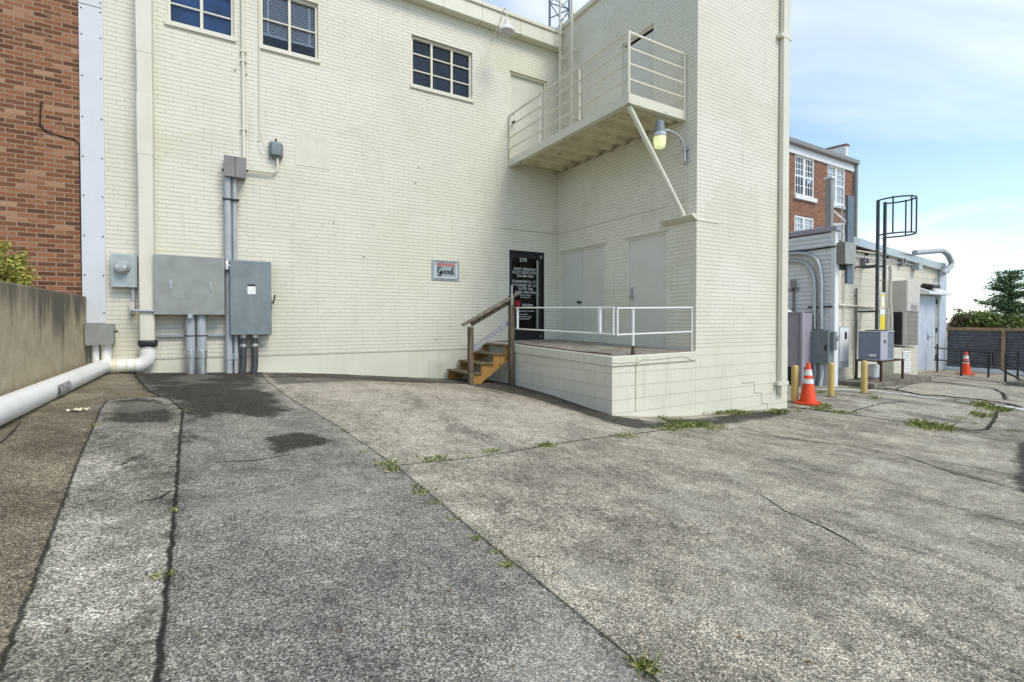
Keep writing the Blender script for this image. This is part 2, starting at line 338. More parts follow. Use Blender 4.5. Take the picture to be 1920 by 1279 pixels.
M['fencewood']=wood('fence_frame_wood',(.24,.155,.085),(.44,.31,.18),(2,2,2))
# lap siding (shape is modelled, this is the vinyl)
M['siding']=simple('white_vinyl_siding',(.72,.72,.735),.45,var=.04,dirt=(.42,.42,.43),dirtamt=.4)
# balcony underside: cream paint peeling to rust
g=G('peeling_deck_paint',.6,spec=.3);p=g.pos()
c=g.mix(g.ramp(g.noise(p,3,5),(.35,0),(.7,1)),(.70,.66,.46),(.52,.47,.31));c=g.mix(g.math('MULTIPLY',g.step(g.noise(g.mapv(p,(1.2,5,1)),3,6,.75,.6),.55,.70),.75),c,(.14,.10,.05));g.bump(g.noise(p,20,4),.3,.006);M['deckunder']=g.col(c).m
g=G('rust_spotted_cream_paint',.5,spec=.35);p=g.pos()
c=g.mix(g.step(g.noise(g.mapv(p,(2,2,5)),2.4,6,.75,.4),.60,.66),(.66,.64,.52),(.24,.11,.045));g.bump(g.noise(p,20,4),.2,.005);M['rustcream']=g.col(c).m
def leafmat(name,a,b,c3,rough=.55):
    g=G(name,rough,spec=.3);r=g.n('ShaderNodeNewGeometry').outputs['Random Per Island']
    return g.col(g.ramp(r,(0,a),(.55,b),(1,c3))).m
M['leafshrub']=leafmat('shrub_leaves',(.14,.19,.025),(.36,.36,.06),(.50,.36,.13))
M['leafhedge']=leafmat('hedge_leaves',(.035,.07,.018),(.12,.17,.035),(.36,.38,.13))
M['leafred']=leafmat('reddish_leaves',(.08,.06,.03),(.15,.11,.05),(.20,.22,.08))
M['leafpine']=leafmat('conifer_needles',(.03,.075,.04),(.075,.16,.065),(.18,.30,.10))
M['grass']=leafmat('weed_blades',(.12,.15,.035),(.23,.27,.07),(.48,.42,.19))
# asphalt: stones bound in dark tar, zones, stains and wear held as attributes of the ground sheet
g=G('asphalt_aggregate',.92,spec=.2);p=g.pos()
def vor(scale):
    o=g.n('ShaderNodeTexVoronoi');g.l(p,o.inputs['Vector']);o.inputs['Scale'].default_value=scale
    s3=g.n('ShaderNodeSeparateColor');g.l(o.outputs['Color'],s3.inputs[0]);return o.outputs['Distance'],s3.outputs[0],s3.outputs[1]
d1,ra,rb=vor(150);d2,rc,rd=vor(320)
w1=g.noise(p,1.7,5,.6);w2=g.noise(p,6,5,.65)
s1,s2,s3_,s4=g.attr('s1'),g.attr('s2'),g.attr('s3'),g.attr('s4')
jit=g.math('MULTIPLY',g.math('SUBTRACT',g.noise(p,14,6,.75),.5),.10)
m1=g.step(g.math('ADD',s1,jit),-.006,.006);m2=g.step(g.math('ADD',s2,g.math('MULTIPLY',jit,.7)),-.006,.006);m3=g.step(g.math('ADD',s3_,g.math('MULTIPLY',jit,.6)),-.006,.006)
c=g.mix(g.step(w1,.35,.65),(.20,.168,.115),(.32,.28,.20))            # left of first seam: brown
c=g.mix(m1,c,g.mix(g.step(w1,.4,.62),(.29,.27,.225),(.53,.495,.42)))   # patched strip
c=g.mix(m2,c,g.mix(g.step(w1,.35,.65),(.238,.222,.194),(.345,.32,.275)))# grey lane
tan=g.mix(g.step(w1,.35,.65),(.33,.298,.235),(.49,.445,.352))
c=g.mix(m3,c,tan)
c=g.mix(g.math('MULTIPLY',g.attr('pale'),.85),c,(.54,.495,.40))
# dark wear streaks along the drive
wr=g.noise(g.mapv(p,(1,.35,1),(0,0,.62)),1.25,6,.68,.5);fine=g.noise(p,26,4,.7)
wear=g.step(g.math('ADD',wr,g.math('MULTIPLY',g.math('SUBTRACT',fine,.5),.6)),  .46,.76)
c=g.mix(g.math('MULTIPLY',wear,g.attr('wear')),c,g.mix(1.,c,(.30,.295,.30),'MULTIPLY'))
stn=g.math('ADD',g.attr('stain'),g.math('MULTIPLY',g.math('SUBTRACT',g.noise(p,3.8,8,.74,.8),.5),1.35))
stn=g.math('ADD',stn,g.math('MULTIPLY',g.math('SUBTRACT',fine,.5),.5))
stn=g.math('MULTIPLY',g.step(stn,.36,.70),g.step(g.math('ADD',g.attr('stain'),0.),.02,.15))
stn=g.math('MULTIPLY',stn,g.math('ADD',.62,g.math('MULTIPLY',fine,.5)),clamp=True)
c=g.mix(stn,c,(.036,.032,.025))
# stones
val=g.math('ADD',g.math('MULTIPLY',ra,.62),g.math('MULTIPLY',rc,.38))
c=g.mix(.97,c,g.ramp(val,(.08,.24),(.36,.66),(.60,1.12),(.88,2.25)),'MULTIPLY')
c=g.mix(.22,c,g.mix(rb,(1.25,1.0,.78),(.85,.98,1.12)),'MULTIPLY')
tar=g.math('MULTIPLY',g.step(d1,.42,.72),.62);c=g.mix(tar,c,g.mix(1.,c,(.25,.24,.23),'MULTIPLY'))
c=g.mix(.75,c,g.ramp(w2,(.3,.66),(.7,1.32)),'MULTIPLY')
c=g.mix(.5,c,g.ramp(g.noise(p,22,5,.7),(.35,.62),(.65,1.35)),'MULTIPLY')
# open seams
def seam(s,wd,amt):
    q=g.math('ABSOLUTE',g.math('ADD',s,g.math('MULTIPLY',jit,.42)));wn=g.math('MULTIPLY',g.noise(p,12,6,.75),wd*1.7)
    return g.math('MULTIPLY',g.math('SUBTRACT',1.,g.step(g.math('SUBTRACT',q,wn),-wd*.6,wd*.3)),amt)
def halo(s_,wd):
    return g.math('MULTIPLY',g.math('SUBTRACT',1.,g.step(g.math('ABSOLUTE',g.math('ADD',s_,jit)),0.,wd)),g.step(g.noise(p,7,6,.75),.44,.66))
for s_,wd,am in ((s1,.07,.6),(s2,.12,.8),(s3_,.06,.55),(s4,.07,.6)): c=g.mix(g.math('MULTIPLY',halo(s_,wd),am),c,g.mix(1.,c,(.26,.24,.20),'MULTIPLY'))
o=g.n('ShaderNodeTexVoronoi');g.l(g.mapv(p,(1,1,.2)),o.inputs['Vector']);o.inputs['Scale'].default_value=2.3;s3c=g.n('ShaderNodeSeparateColor');g.l(o.outputs['Color'],s3c.inputs[0])
spot=g.math('MULTIPLY',g.math('SUBTRACT',1.,g.step(g.math('ADD',o.outputs['Distance'],g.math('MULTIPLY',g.noise(p,20,4),.10)),.09,.15)),g.step(s3c.outputs[0],.72,.76))
c=g.mix(g.math('MULTIPLY',spot,.6),c,(.05,.046,.04))
pts_=g.step(g.noise(p,.8,3,.5),.56,.60);c=g.mix(g.math('MULTIPLY',pts_,.16),c,(.5,.47,.40))
for s_,wd,am in ((s1,.011,.85),(s2,.015,.95),(s3_,.011,.8),(s4,.015,.85)): c=g.mix(seam(s_,wd,am),c,(.022,.02,.016))
hh=g.math('ADD',g.math('SUBTRACT',1.,g.math('MULTIPLY',d1,1.)),g.math('MULTIPLY',g.math('SUBTRACT',1.,d2),.35))
g.bump(g.math('ADD',hh,g.math('MULTIPLY',fine,.5)),.55,.006);M['asphalt']=g.col(c).m
g=G('crack_tar',.9,spec=.2);p=g.pos();c=g.mix(g.step(g.noise(p,30,4),.35,.7),(.012,.011,.009),(.055,.048,.038));g.bump(g.noise(p,60,4),.8,.008);M['crack']=g.col(c).m
g=G('worn_white_line',.8,spec=.2);p=g.pos();c=g.mix(g.step(g.noise(p,14,6,.75),.54,.66),(.72,.71,.67),(.32,.30,.25));g.bump(g.noise(p,90,4),.5,.005);M['line']=g.col(c).m
# ------------------------------------------------------------------ ground sheet
def spaced(a,b,h,lo,hi):
    mid=list(np.arange(a,b+h/2,h));x=a;st=h;L0=[]
    while x>lo: st*=1.25;x-=st;L0.append(max(x,lo))
    x=b;st=h;H0=[]
    while x<hi: st*=1.25;x+=st;H0.append(min(x,hi))
    return np.array(L0[::-1]+mid+H0)
gx=spaced(-8.75,10.,.035,-300,600);gy=spaced(-9.4,-.0,.035,-400,600)
GX,GY=np.meshgrid(gx,gy);PX=GX.ravel();PY=GY.ravel()
near=(PX>-14)&(PX<30)&(PY>-18)&(PY<6)
PZ=gz(PX,PY)
PZ=PZ+np.where(near,.006*np.sin(PX*1.9+PY*.7)+.005*np.sin(PY*2.7-PX*1.1),0)
def gzz(x,y): return gz(x,y)+.006*np.sin(x*1.9+y*.7)+.005*np.sin(y*2.7-x*1.1)
def gpl(pts): return [GP(*q)[:2] for q in pts]
def sdist(poly):        # signed distance to an open polyline, positive on its right when walking along it
    best=np.full(PX.shape,1e9);sg=np.ones(PX.shape)
    for (ax,ay),(bx,by) in zip(poly[:-1],poly[1:]):
        dx,dy=bx-ax,by-ay;t=np.clip(((PX-ax)*dx+(PY-ay)*dy)/(dx*dx+dy*dy),0,1)
        d=np.hypot(PX-ax-t*dx,PY-ay-t*dy);c_=dx*(PY-ay)-dy*(PX-ax);m=d<best-1e-9
        best[m]=d[m];sg[m]=np.where(c_[m]<0,1,-1)
    return best*sg
def ext(poly,a,b):
    p=[np.array(q) for q in poly];d0=p[0]-p[1];d0/=np.hypot(*d0);d1_=p[-1]-p[-2];d1_/=np.hypot(*d1_)
    return [p[0]+d0*a]+p+[p[-1]+d1_*b]
# walked from near the camera toward the wall: the building side to the right is positive
seam1=ext(gpl([(8,1235),(50,1130),(107,970),(140,880),(165,825),(178,795),(188,768),(200,753),(235,747),(300,746)]),6,.0)+gpl([(296,742),(275,731)])+[np.array(GP(243,706)[:2])+np.array((-.22,1.5))]
seam2=ext(gpl([(294,1279),(305,1180),(315,1080),(328,950),(333,880),(337,830),(341,790),(343,768),(318,750),(280,736)]),6,.0)+[np.array(GP(245,706)[:2])+np.array((-.2,1.5))]
seam3=ext(gpl([(1230,1279),(1130,1190),(1010,1090),(900,1005),(820,940),(745,875),(690,835),(640,803),(580,767),(535,740),(505,718)]),8,.0)+[np.array(GP(487,702)[:2])+np.array((0,1.5))]
seam4=gpl([(735,872),(800,866),(900,856),(1000,841),(1080,828),(1180,815),(1280,802),(1340,800),(1400,812),(1470,822),(1560,833),(1660,853),(1760,876),(1860,905),(1915,918)])
A_s1=sdist(seam1);A_s2=sdist(seam2);A_s3=sdist(seam3);A_s4=sdist(seam4)
def inpoly(poly,soft):
    poly=[np.array(q) for q in poly];ins=np.zeros(PX.shape,bool);best=np.full(PX.shape,1e9)
    for (ax,ay),(bx,by) in zip(poly,poly[1:]+poly[:1]):
        cond=((ay>PY)!=(by>PY))&(PX<(bx-ax)*(PY-ay)/((by-ay) if abs(by-ay)>1e-9 else 1e-9)+ax);ins^=cond
        dx,dy=bx-ax,by-ay;t=np.clip(((PX-ax)*dx+(PY-ay)*dy)/(dx*dx+dy*dy+1e-12),0,1);best=np.minimum(best,np.hypot(PX-ax-t*dx,PY-ay-t*dy))
    return np.clip(.5+np.where(ins,best,-best)/(2*soft),0,1)
stain=np.zeros(PX.shape)
for pts,soft,amt in (
  ([(250,702),(280,738),(318,752),(345,772),(345,820),(352,830),(368,790),(420,775),(470,785),(512,782),(540,768),(515,742),(488,712),(495,698),(380,694)],.26,.98),
  ([(496,835),(500,820),(540,812),(590,812),(632,826),(600,838),(560,842),(520,856)],.10,.9),
  ([(200,752),(260,746),(330,752),(338,790),(260,800),(182,790)],.14,.75),
  ([(165,855),(230,850),(305,850),(312,880),(240,886),(160,872)],.14,.62),
  ([(170,805),(215,806),(205,838),(160,845)],.12,.55),
  ([(488,700),(600,700),(800,706),(960,716),(1000,732),(900,722),(700,716),(520,722)],.12,.72),
  ([(880,712),(968,722),(1060,745),(1150,778),(1230,792),(1310,786),(1480,768),(1480,778),(1330,800),(1190,806),(1130,788),(1040,760),(950,736)],.16,.85),
  ([(820,708),(878,700),(960,716),(1010,730),(950,735),(880,722)],.08,.9),
  ([(1240,788),(1475,768),(1475,776),(1380,788),(1260,796)],.06,.9),
  ([(1560,1230),(1620,1215),(1690,1279),(1590,1279)],.15,.6),
  ([(1900,830),(1960,830),(1960,960),(1905,915)],.12,.9),
  ([(1800,1165),(1990,1240),(1990,1279),(1800,1279)],.3,.3),
  ([(1560,668+130),(1590,812),(1500,806)],.2,.25)):
    stain=np.maximum(stain,inpoly(gpl(pts),soft)*amt)
wearA=np.where(A_s3>0,1.,.45)*np.where(A_s1>0,1,.9);wearA=np.where((A_s1>0)&(A_s2<0),.95,wearA)
pale=np.zeros(PX.shape)
for pts,soft,amt in (
  ([(510,722),(700,722),(900,734),(1050,766),(1180,806),(1000,836),(740,868),(640,800)],.25,.8),
  ([(1590,775),(1620,742),(1700,745),(1800,757),(1865,772),(1845,800),(1720,796)],.1,.8),
  ([(1660,726),(1740,716),(1860,730),(1885,750),(1800,745)],.1,.8)): pale=np.maximum(pale,inpoly(gpl(pts),soft)*amt)
nx,ny=len(gx),len(gy);idx=np.arange(nx*ny).reshape(ny,nx)
quads=np.stack([idx[:-1,:-1],idx[:-1,1:],idx[1:,1:],idx[1:,:-1]],-1).reshape(-1,4)
me=bpy.data.meshes.new('ground');me.vertices.add(nx*ny);me.vertices.foreach_set('co',np.c_[PX,PY,PZ].astype(np.float32).ravel())
me.loops.add(quads.size);me.loops.foreach_set('vertex_index',quads.astype(np.int32).ravel())
me.polygons.add(len(quads));me.polygons.foreach_set('loop_start',np.arange(0,quads.size,4,dtype=np.int32))
me.polygons.foreach_set('use_smooth',np.ones(len(quads),bool));me.update(calc_edges=True)
for nm,a in (('s1',A_s1),('s2',A_s2),('s3',A_s3),('s4',A_s4),('stain',stain),('wear',wearA),('pale',pale)):
    at=me.attributes.new(nm,'FLOAT','POINT');at.data.foreach_set('value',a.astype(np.float32))
me.materials.append(M['asphalt']);o=bpy.data.objects.new('ground',me);COL.objects.link(o)
tag(o,'cracked sloping asphalt yard with patched lanes and dark stains',None,None,'structure')
# cracks that are wide enough to be bodies of tar and grit, draped on the ground
def ribbon(mb,pts,wd,lift=.005,step=.05,rag=.45):
    P=[np.array(q) for q in gpl(pts)];Q=[]
    for a,b in zip(P[:-1],P[1:]):
        n_=max(1,int(np.hypot(*(b-a))/step))
        for i in range(n_): Q.append(a+(b-a)*i/n_)
    Q.append(P[-1]);m=len(Q);vs=[];ph=random.random()*9
    off=0
    for i,q in enumerate(Q):
        t=Q[min(i+1,m-1)]-Q[max(i-1,0)];t/=max(np.hypot(*t),1e-9);nrm=np.array((-t[1],t[0]))
        off=off*.8+random.uniform(-1,1)*wd*.35
        tap=min(1,.25+i*.2,.25+(m-1-i)*.2)
        for sgn in (-1,1):
            k=q+nrm*(off+sgn*wd*.5*tap*(1+random.uniform(-rag,rag)));vs.append((k[0],k[1],float(gzz(k[0],k[1]))+lift))
    mb.add(vs,[(2*i,2*i+1,2*i+3,2*i+2) for i in range(m-1)])
mb=MB()
for pts,wd in (
  ([(1477,763),(1500,765),(1540,770),(1580,775)],.13),([(1580,775),(1640,785),(1692,791),(1726,800),(1786,803),(1829,808),(1850,805),(1862,788),(1874,771)],.05),
  ([(1592,727),(1640,728),(1666,729),(1735,740),(1812,747),(1879,755),(1920,765)],.16),([(1740,714),(1795,721),(1864,729),(1881,738),(1888,750)],.07),
  ([(1721,700),(1778,707),(1864,717),(1925,726)],.07),
  ([(1420,925),(1470,960),(1540,990),(1590,1015),(1625,1040)],.012),([(1380,800),(1470,822),(1600,838),(1700,858),(1800,892),(1900,915)],.018),
  ([(1590,776),(1610,768),(1650,758),(1700,752)],.03),([(560,850),(470,865),(380,868)],.010),([(250,945),(300,935),(325,920)],.02),
  ([(1740,714),(1700,722),(1680,730)],.04)): ribbon(mb,pts,wd)
tag(mb.build('pavement_cracks',M['crack'],fix=False),'dark tar filled cracks running across the asphalt',None,None,'structure')
mb=MB()
ribbon(mb,[(1525,731),(1580,731),(1640,734),(1709,741),(1795,751)],.12,.009,.1,.12);ribbon(mb,[(1795,751.5),(1864,760),(1920,769),(1990,782)],.16,.009,.1,.12)
tag(mb.build('road_marking',M['line'],fix=False),'worn white painted line crossing the yard',None,None,'structure')

# ------------------------------------------------------------------ main building
TA=lambda u,v,d:(u,d,v)
TB=lambda u,v,d:(d,u,v)
bld=thing('painted_brick_building',(-2,0,.5),'cream painted brick building with a projecting block and loading platform','building')
W1=(-7.585,-6.662,6.33,7.33);W2=(-6.275,-5.337,6.33,7.33);W3=(-3.585,-2.243,6.32,7.31)
UD=(-1.312,-.299,5.20,7.19);GD=(-1.326,-.369,1.165,3.20)
mb=MB();wallgrid(mb,TA,-8.62,0,1.0,8.1,[W1,W2,W3,UD,GD],.13)
mb.build('long_wall',M['brickpaint'],bld,fix=False)
mb=MB();mb.add([(-8.62,.012,-.4),(0,.012,-.4),(0,.012,1.0),(-8.62,.012,1.0)],[(0,1,2,3)]);mb.add([(-8.62,0,1.0),(0,0,1.0),(0,.012,1.0),(-8.62,.012,1.0)],[(0,1,2,3)])
mb.build('foundation_band',M['parge'],bld,fix=False)
DD=(-1.69,-.12,1.15,3.215);SD=(-3.33,-2.31,1.085,3.215);BU=(-2.99,-2.165,5.2,7.09)
mb=MB();wallgrid(mb,TB,-3.96,0,.9,8.44,[DD,SD,BU],.07);mb.build('side_wall',M['brickpaint'],bld,fix=False)
mb=MB();mb.add([(0,-3.96,1.10),(2.72,-3.96,1.10),(2.72,-3.96,8.44),(0,-3.96,8.44)],[(0,1,2,3)])
mb.add([(2.72,-3.96,-.5),(2.72,8,-.5),(2.72,8,8.44),(2.72,-3.96,8.44)],[(0,1,2,3)]);mb.add([(-8.62,0,7.9),(-8.62,9,7.9),(-8.62,9,3),(-8.62,0,3)],[(0,1,2,3)])
mb.add([(-8.62,9,8.3),(2.72,9,8.3),(2.72,9,-.5),(-8.62,9,-.5)],[(0,1,2,3)])
mb.build('front_wall',M['brickpaint'],bld,fix=False)
mb=MB();mb.box((-.002,-3.963,-.5),(2.722,-3.7,1.10));mb.build('block_base',M['cmupaint'],bld)
mb=MB();mb.box((-8.62,.02,8.06),(0,9,8.16));mb.box((.02,-3.94,8.30),(2.70,9,8.38));mb.build('roof',M['greybox3'],bld)
# eaves: boxed gutter in lengths along the long wall
mb=MB();xs=[-8.62,-7.4,-6.2,-5.05,-3.95,-2.98,-2.10,-1.15,-.02]
for a,b in zip(xs[:-1],xs[1:]): mb.box((a+.006,-.20,7.93),(b-.006,.02,8.235))
mb.box((-8.62,-.19,7.94),(0,.015,8.225));fa=mb.build('eaves_box',M['trim'],bld,bevel=.006)
mb=MB();mb.box((-8.62,-.235,8.236),(-.0,.05,8.32));mb.build('eaves_cap',M['trim'],bld,bevel=.01)
mb=MB();mb.box((-.06,-4.02,8.36),(.2,.0,8.46));mb.box((.2,-4.02,8.36),(2.78,-3.75,8.46));mb.box((2.55,-3.75,8.36),(2.78,9,8.46));mb.build('coping',M['trim'],bld,bevel=.008)
# windows
def window(h,nx,nz,name,blinds=False,backing='interior'):
    x0,x1,z0,z1=h;d=.085;fw=.045
    f=MB()
    f.box((x0,d-.03,z0),(x0+fw,d+.03,z1));f.box((x1-fw,d-.03,z0),(x1,d+.03,z1));f.box((x0+fw,d-.03,z1-fw),(x1-fw,d+.03,z1));f.box((x0+fw,d-.03,z0),(x1-fw,d+.03,z0+fw))
    for i in range(1,nx):
        x=x0+(x1-x0)*i/nx;f.box((x-.022,d-.025,z0+fw),(x+.022,d+.02,z1-fw))
    xs_=[x0+fw]+[x0+(x1-x0)*i/nx for i in range(1,nx)]+[x1-fw]
    for a,b in zip(xs_[:-1],xs_[1:]):
        a2=a+(.023 if a>x0+fw+.001 else 0);b2=b-(.023 if b<x1-fw-.001 else 0)
        for j in range(1,nz):
            z=z0+(z1-z0)*j/nz;f.box((a2,d-.018,z-.012),(b2,d+.012,z+.012))
    fr=f.build('window',M['trim'],bld,bevel=.003)
    q=MB();q.add([(x0+fw,d+.021,z0+fw),(x1-fw,d+.021,z0+fw),(x1-fw,d+.021,z1-fw),(x0+fw,d+.021,z1-fw)],[(0,1,2,3)])
    pane=q.build('pane',M['glass'],fr,flat=True)
    bd=.30 if backing=='interior' else .07
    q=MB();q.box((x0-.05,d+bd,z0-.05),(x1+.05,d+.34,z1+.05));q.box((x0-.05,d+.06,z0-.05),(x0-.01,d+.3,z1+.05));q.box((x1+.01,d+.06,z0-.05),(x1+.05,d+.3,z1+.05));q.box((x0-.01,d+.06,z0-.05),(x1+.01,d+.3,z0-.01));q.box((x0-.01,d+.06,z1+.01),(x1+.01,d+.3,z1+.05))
    q.build('room_backing',M[backing],fr,flat=True)
    q=MB();q.box((x0-.03,-.035,z0-.075),(x1+.03,.12,z0-.0015));q.build('sill',M['trim'],fr,bevel=.006)
    if blinds:
        q=MB();zb=z0+.30
        n=int((z1-zb)/.036)
        for i in range(n):
            z=zb+i*.036;q.add([(x0+.05,d+.045,z-.016),(x1-.05,d+.045,z-.016),(x1-.05,d+.068,z+.016),(x0+.05,d+.068,z+.016),(x0+.05,d+.045,z-.0145),(x1-.05,d+.045,z-.0145),(x1-.05,d+.068,z+.0175),(x0+.05,d+.068,z+.0175)],[(0,1,2,3),(7,6,5,4),(0,4,5,1),(1,5,6,2),(2,6,7,3),(3,7,4,0)])
        q.box((x0+.05,d+.05,zb-.05),(x1-.05,d+.09,zb-.02))
        for k in (.14,.86): q.box((x0+(x1-x0)*k-.014,d+.045,zb-.05),(x0+(x1-x0)*k+.014,d+.049,z1-.05))
        q.build('blind',M['blind'],fr,flat=True)
    return fr
window(W1,2,3,'w',backing='bluereflection');window(W2,2,2,'w',blinds=True);window(W3,3,3,'w')
# upper door off the balcony
def panel(T,h,d,name,mat,bev=.004,gap=.0,thick=.045):
    mb=MB();a=T(h[0]+gap,h[2]+gap,d);b=T(h[1]-gap,h[3]-gap,d+thick);mb.box(a,b);return mb.build(name,mat,bld,bevel=bev)
def frame(T,h,d0,d1,wd,parent,mat,sill=False):
    mb=MB();u0,u1,v0,v1=h
    mb.box(T(u0,v0,d0),T(u0+wd,v1,d1));mb.box(T(u1-wd,v0,d0),T(u1,v1,d1));mb.box(T(u0+wd,v1-wd,d0),T(u1-wd,v1,d1))
    return mb.build('door_frame',mat,parent,bevel=.003)
d=panel(TA,(UD[0]+.05,UD[1]-.05,UD[2],UD[3]-.05),.09,'door',M['doorpaint']);frame(TA,UD,.04,.129,.048,d,M['trim'])
mb=MB();x=UD[0]+.13;mb.lathe((x,.09,6.08),[(.028,0),(.028,.012),(.012,.02),(.012,.045),(.03,.055),(.032,.075),(.02,.085)],14,(0,-1,0));mb.build('handle',M['black'],d);mb=MB();mb.lathe((x,.09,6.28),[(.026,0),(.026,.014),(.018,.02)],14,(0,-1,0));mb.build('deadbolt',M['black'],d)
# the side wall's doors
l1=panel(TB,(DD[0]+.045,(DD[0]+DD[1])/2-.005,DD[2],DD[3]-.045),.03,'door',M['doorpaint']);frame(TB,DD,.012,.069,.043,l1,M['trim'])
l2=panel(TB,((DD[0]+DD[1])/2+.005,DD[1]-.045,DD[2],DD[3]-.045),.03,'door',M['doorpaint'])
mb=MB();yk=(DD[0]+DD[1])/2+.07;mb.lathe((.03,yk,2.02),[(.03,0),(.03,.01),(.012,.016),(.012,.05),(.032,.06),(.034,.08),(.02,.092)],14,(-1,0,0));mb.build('knob',M['black'],l2)
l3=panel(TB,(SD[0]+.045,SD[1]-.045,SD[2],SD[3]-.045),.03,'door',M['doorpaint']);frame(TB,SD,.012,.069,.043,l3,M['trim'])
mb=MB();yk=SD[1]-.12;mb.box((.018,yk-.035,2.0),(.03,yk+.035,2.26));mb.tube([(.02,yk,2.08),(-.04,yk,2.08),(-.045,yk-.02,2.08),(-.045,yk-.13,2.08)],.011,8);mb.lathe((.018,yk,2.20),[(.025,0),(.025,.012)],12,(-1,0,0));mb.build('handle',M['steel'],l3,bevel=.002)
for z in (1.35,2.2,3.0):
    mb=MB();mb.tube([(.012,SD[0]+.045,z-.05),(.012,SD[0]+.045,z+.05)],.009,8);mb.build('hinge',M['doorpaint'],l3)
l4=panel(TB,(BU[0]+.04,BU[1]-.04,BU[2],BU[3]-.1),.045,'blocked_door',M['doorpaint']);frame(TB,BU,.03,.069,.038,l4,M['trim'])
# steel lintels over the doors and the painted drip line that runs round the corner
mb=MB()
for h in (DD,SD): mb.box((-.014,h[0]-.08,h[3]),(.03,h[1]+ (.08 if h is SD else .11),h[3]+.022))
mb.box((-.016,-3.3,3.655),(.02,-.02,3.67));mb.box((-1.53,-.016,3.66),(-.02,.02,3.675));mb.build('lintel',M['rustcream'],bld,bevel=.003)
mb=MB();mb.prism([(0,-3.99,3.30),(0,-3.99,3.41),(-.13,-3.99,3.40),(-.16,-3.99,3.385),(-.16,-3.99,3.37),(-.04,-3.99,3.30)],(0,.72,0));mb.box((-.02,-3.972,3.295),(.58,-3.95,3.315));mb.build('corner_bracket',M['rustcream'],bld,bevel=.004)
# glass door with its lettering
x0,x1,z0,z1=GD
mb=MB();fr=.075
mb.box((x0,.02,z0),(x0+.03,.11,z1));mb.box((x1-.03,.02,z0),(x1,.11,z1));mb.box((x0+.03,.02,z1-.05),(x1-.03,.11,z1))
mb.box((x0+.032,.05,z0+.01),(x0+.032+fr,.095,z1-.052));mb.box((x1-.032-fr*1.9,.05,z0+.01),(x1-.032,.095,z1-.052));mb.box((x0+.032+fr,.05,z0+.01),(x1-.032-fr*1.9,.095,z0+.25));mb.box((x0+.032+fr,.05,z1-.052-.10),(x1-.032-fr*1.9,.095,z1-.052))
gd=mb.build('glass_door',M['black'],bld,bevel=.003)
gx0=x0+.032+fr;gx1=x1-.032-fr*1.9
mb=MB();mb.add([(gx0,.07,z0+.25),(gx1,.07,z0+.25),(gx1,.07,z1-.152),(gx0,.07,z1-.152)],[(0,1,2,3)]);mb.build('pane',M['doorglass'],gd,flat=True)
mb=MB();mb.box((x0,1.2,z0),(x1,1.25,z1));mb.box((x0-.02,.12,z0),(x0-.005,1.2,z1));mb.box((x1+.005,.12,z0),(x1+.02,1.2,z1));mb.box((x0,.12,z0-.02),(x1,1.2,z0-.004));mb.box((x0,.12,z1+.004),(x1,1.2,z1+.02));mb.build('hall_backing',M['doorinterior'],gd,flat=True)
mb=MB();xp=gx1-.03;mb.box((xp-.026,-.012,z0+.26),(xp+.026,.0,z1-.20));mb.box((xp-.01,-.0,2.12),(xp+.01,.048,2.15));mb.box((xp-.01,-.0,z0+.4),(xp+.01,.048,z0+.43));mb.build('pull_bar_reflection',M['steel'],gd)  # flat bar widened to stand in for the reflection along the glass edge
for a,b in (((gx1+.09,.035,z0+.05),(gx1+.12,.05,z0+.12)),((gx1+.08,.03,z1-.15),(gx1+.12,.05,z1-.07))): mb=MB();mb.box(a,b);mb.build('pivot_fitting',M['galv'],gd)
mb=MB();mb.lathe((x0+.07,.05,2.2),[(.02,0),(.02,.012)],12,(0,-1,0));mb.build('lock_cylinder',M['galv'],gd)
def text(body,size,loc,mat,parent,name,T='A',al='CENTER',shear=0.,bold=0.,ext=.001,xs=1.):
    cu=bpy.data.curves.new('lettering','FONT');cu.body=body;cu.size=size;cu.align_x=al;cu.align_y='CENTER';cu.shear=shear;cu.extrude=ext;cu.offset=0;cu.space_character=1.08;cu.resolution_u=3
    o=bpy.data.objects.new('lettering',cu);COL.objects.link(o);bpy.context.view_layer.update()
    me=bpy.data.meshes.new_from_object(o.evaluated_get(bpy.context.evaluated_depsgraph_get()));bpy.data.objects.remove(o)
    vs=[(loc[0]+v.co.x*xs,loc[1]-v.co.z,loc[2]+v.co.y) for v in me.vertices] if T=='A' else [(loc[0]-v.co.z,loc[1]-v.co.x*xs,loc[2]+v.co.y) for v in me.vertices]
    mb=MB();mb.add(vs,[tuple(p.vertices) for p in me.polygons]);bpy.data.meshes.remove(me)
    return mb.build(name,mat,parent,flat=True,fix=False)
gc=(gx0+gx1)/2-.0
tl=MB()
def tline(body,size,py,px=984,bold=.0,mat='letter',xs=1.,shear=0.):
    z=WA(px,py,-.06)[2];x=WA(px,py,-.06)[0]
    return text(body,size,(x,.062,z),M[mat],gd,'lettering',bold=bold,xs=xs,shear=shear)
tline('270',.125,488,981,.002)
tline('WEST PIEDMONT',.086,505.5,986,.0012,xs=.90);tline('ADULT EDUCATION',.086,511.5,984.5,.0012,xs=.86);tline('540-484-1281',.084,518,985,.0012,xs=.92)
tline('SHANNON D. COX',.086,528.5,986,.001,xs=.92);tline('ATTORNEY AT LAW',.086,535.5,985.5,.001,xs=.92);tline('SUITE 206',.086,542,986,.001);tline('(540) 420-3565',.086,548.5,986,.001,xs=1.02)
tline('NO SOLICITING',.040,554,985,.0015);tline('NO SMOKING',.040,558,985,.0015)
tline('VIRGINIA',.085,572.5,989,.001,xs=.82);tline('Graduates Services',.052,583.3,987,.001);tline('Suite 208',.044,589.5,982,.001);tline('By Appointment Only',.044,593.5,982,.001);tline('540.352.6492',.044,598,984,.001)
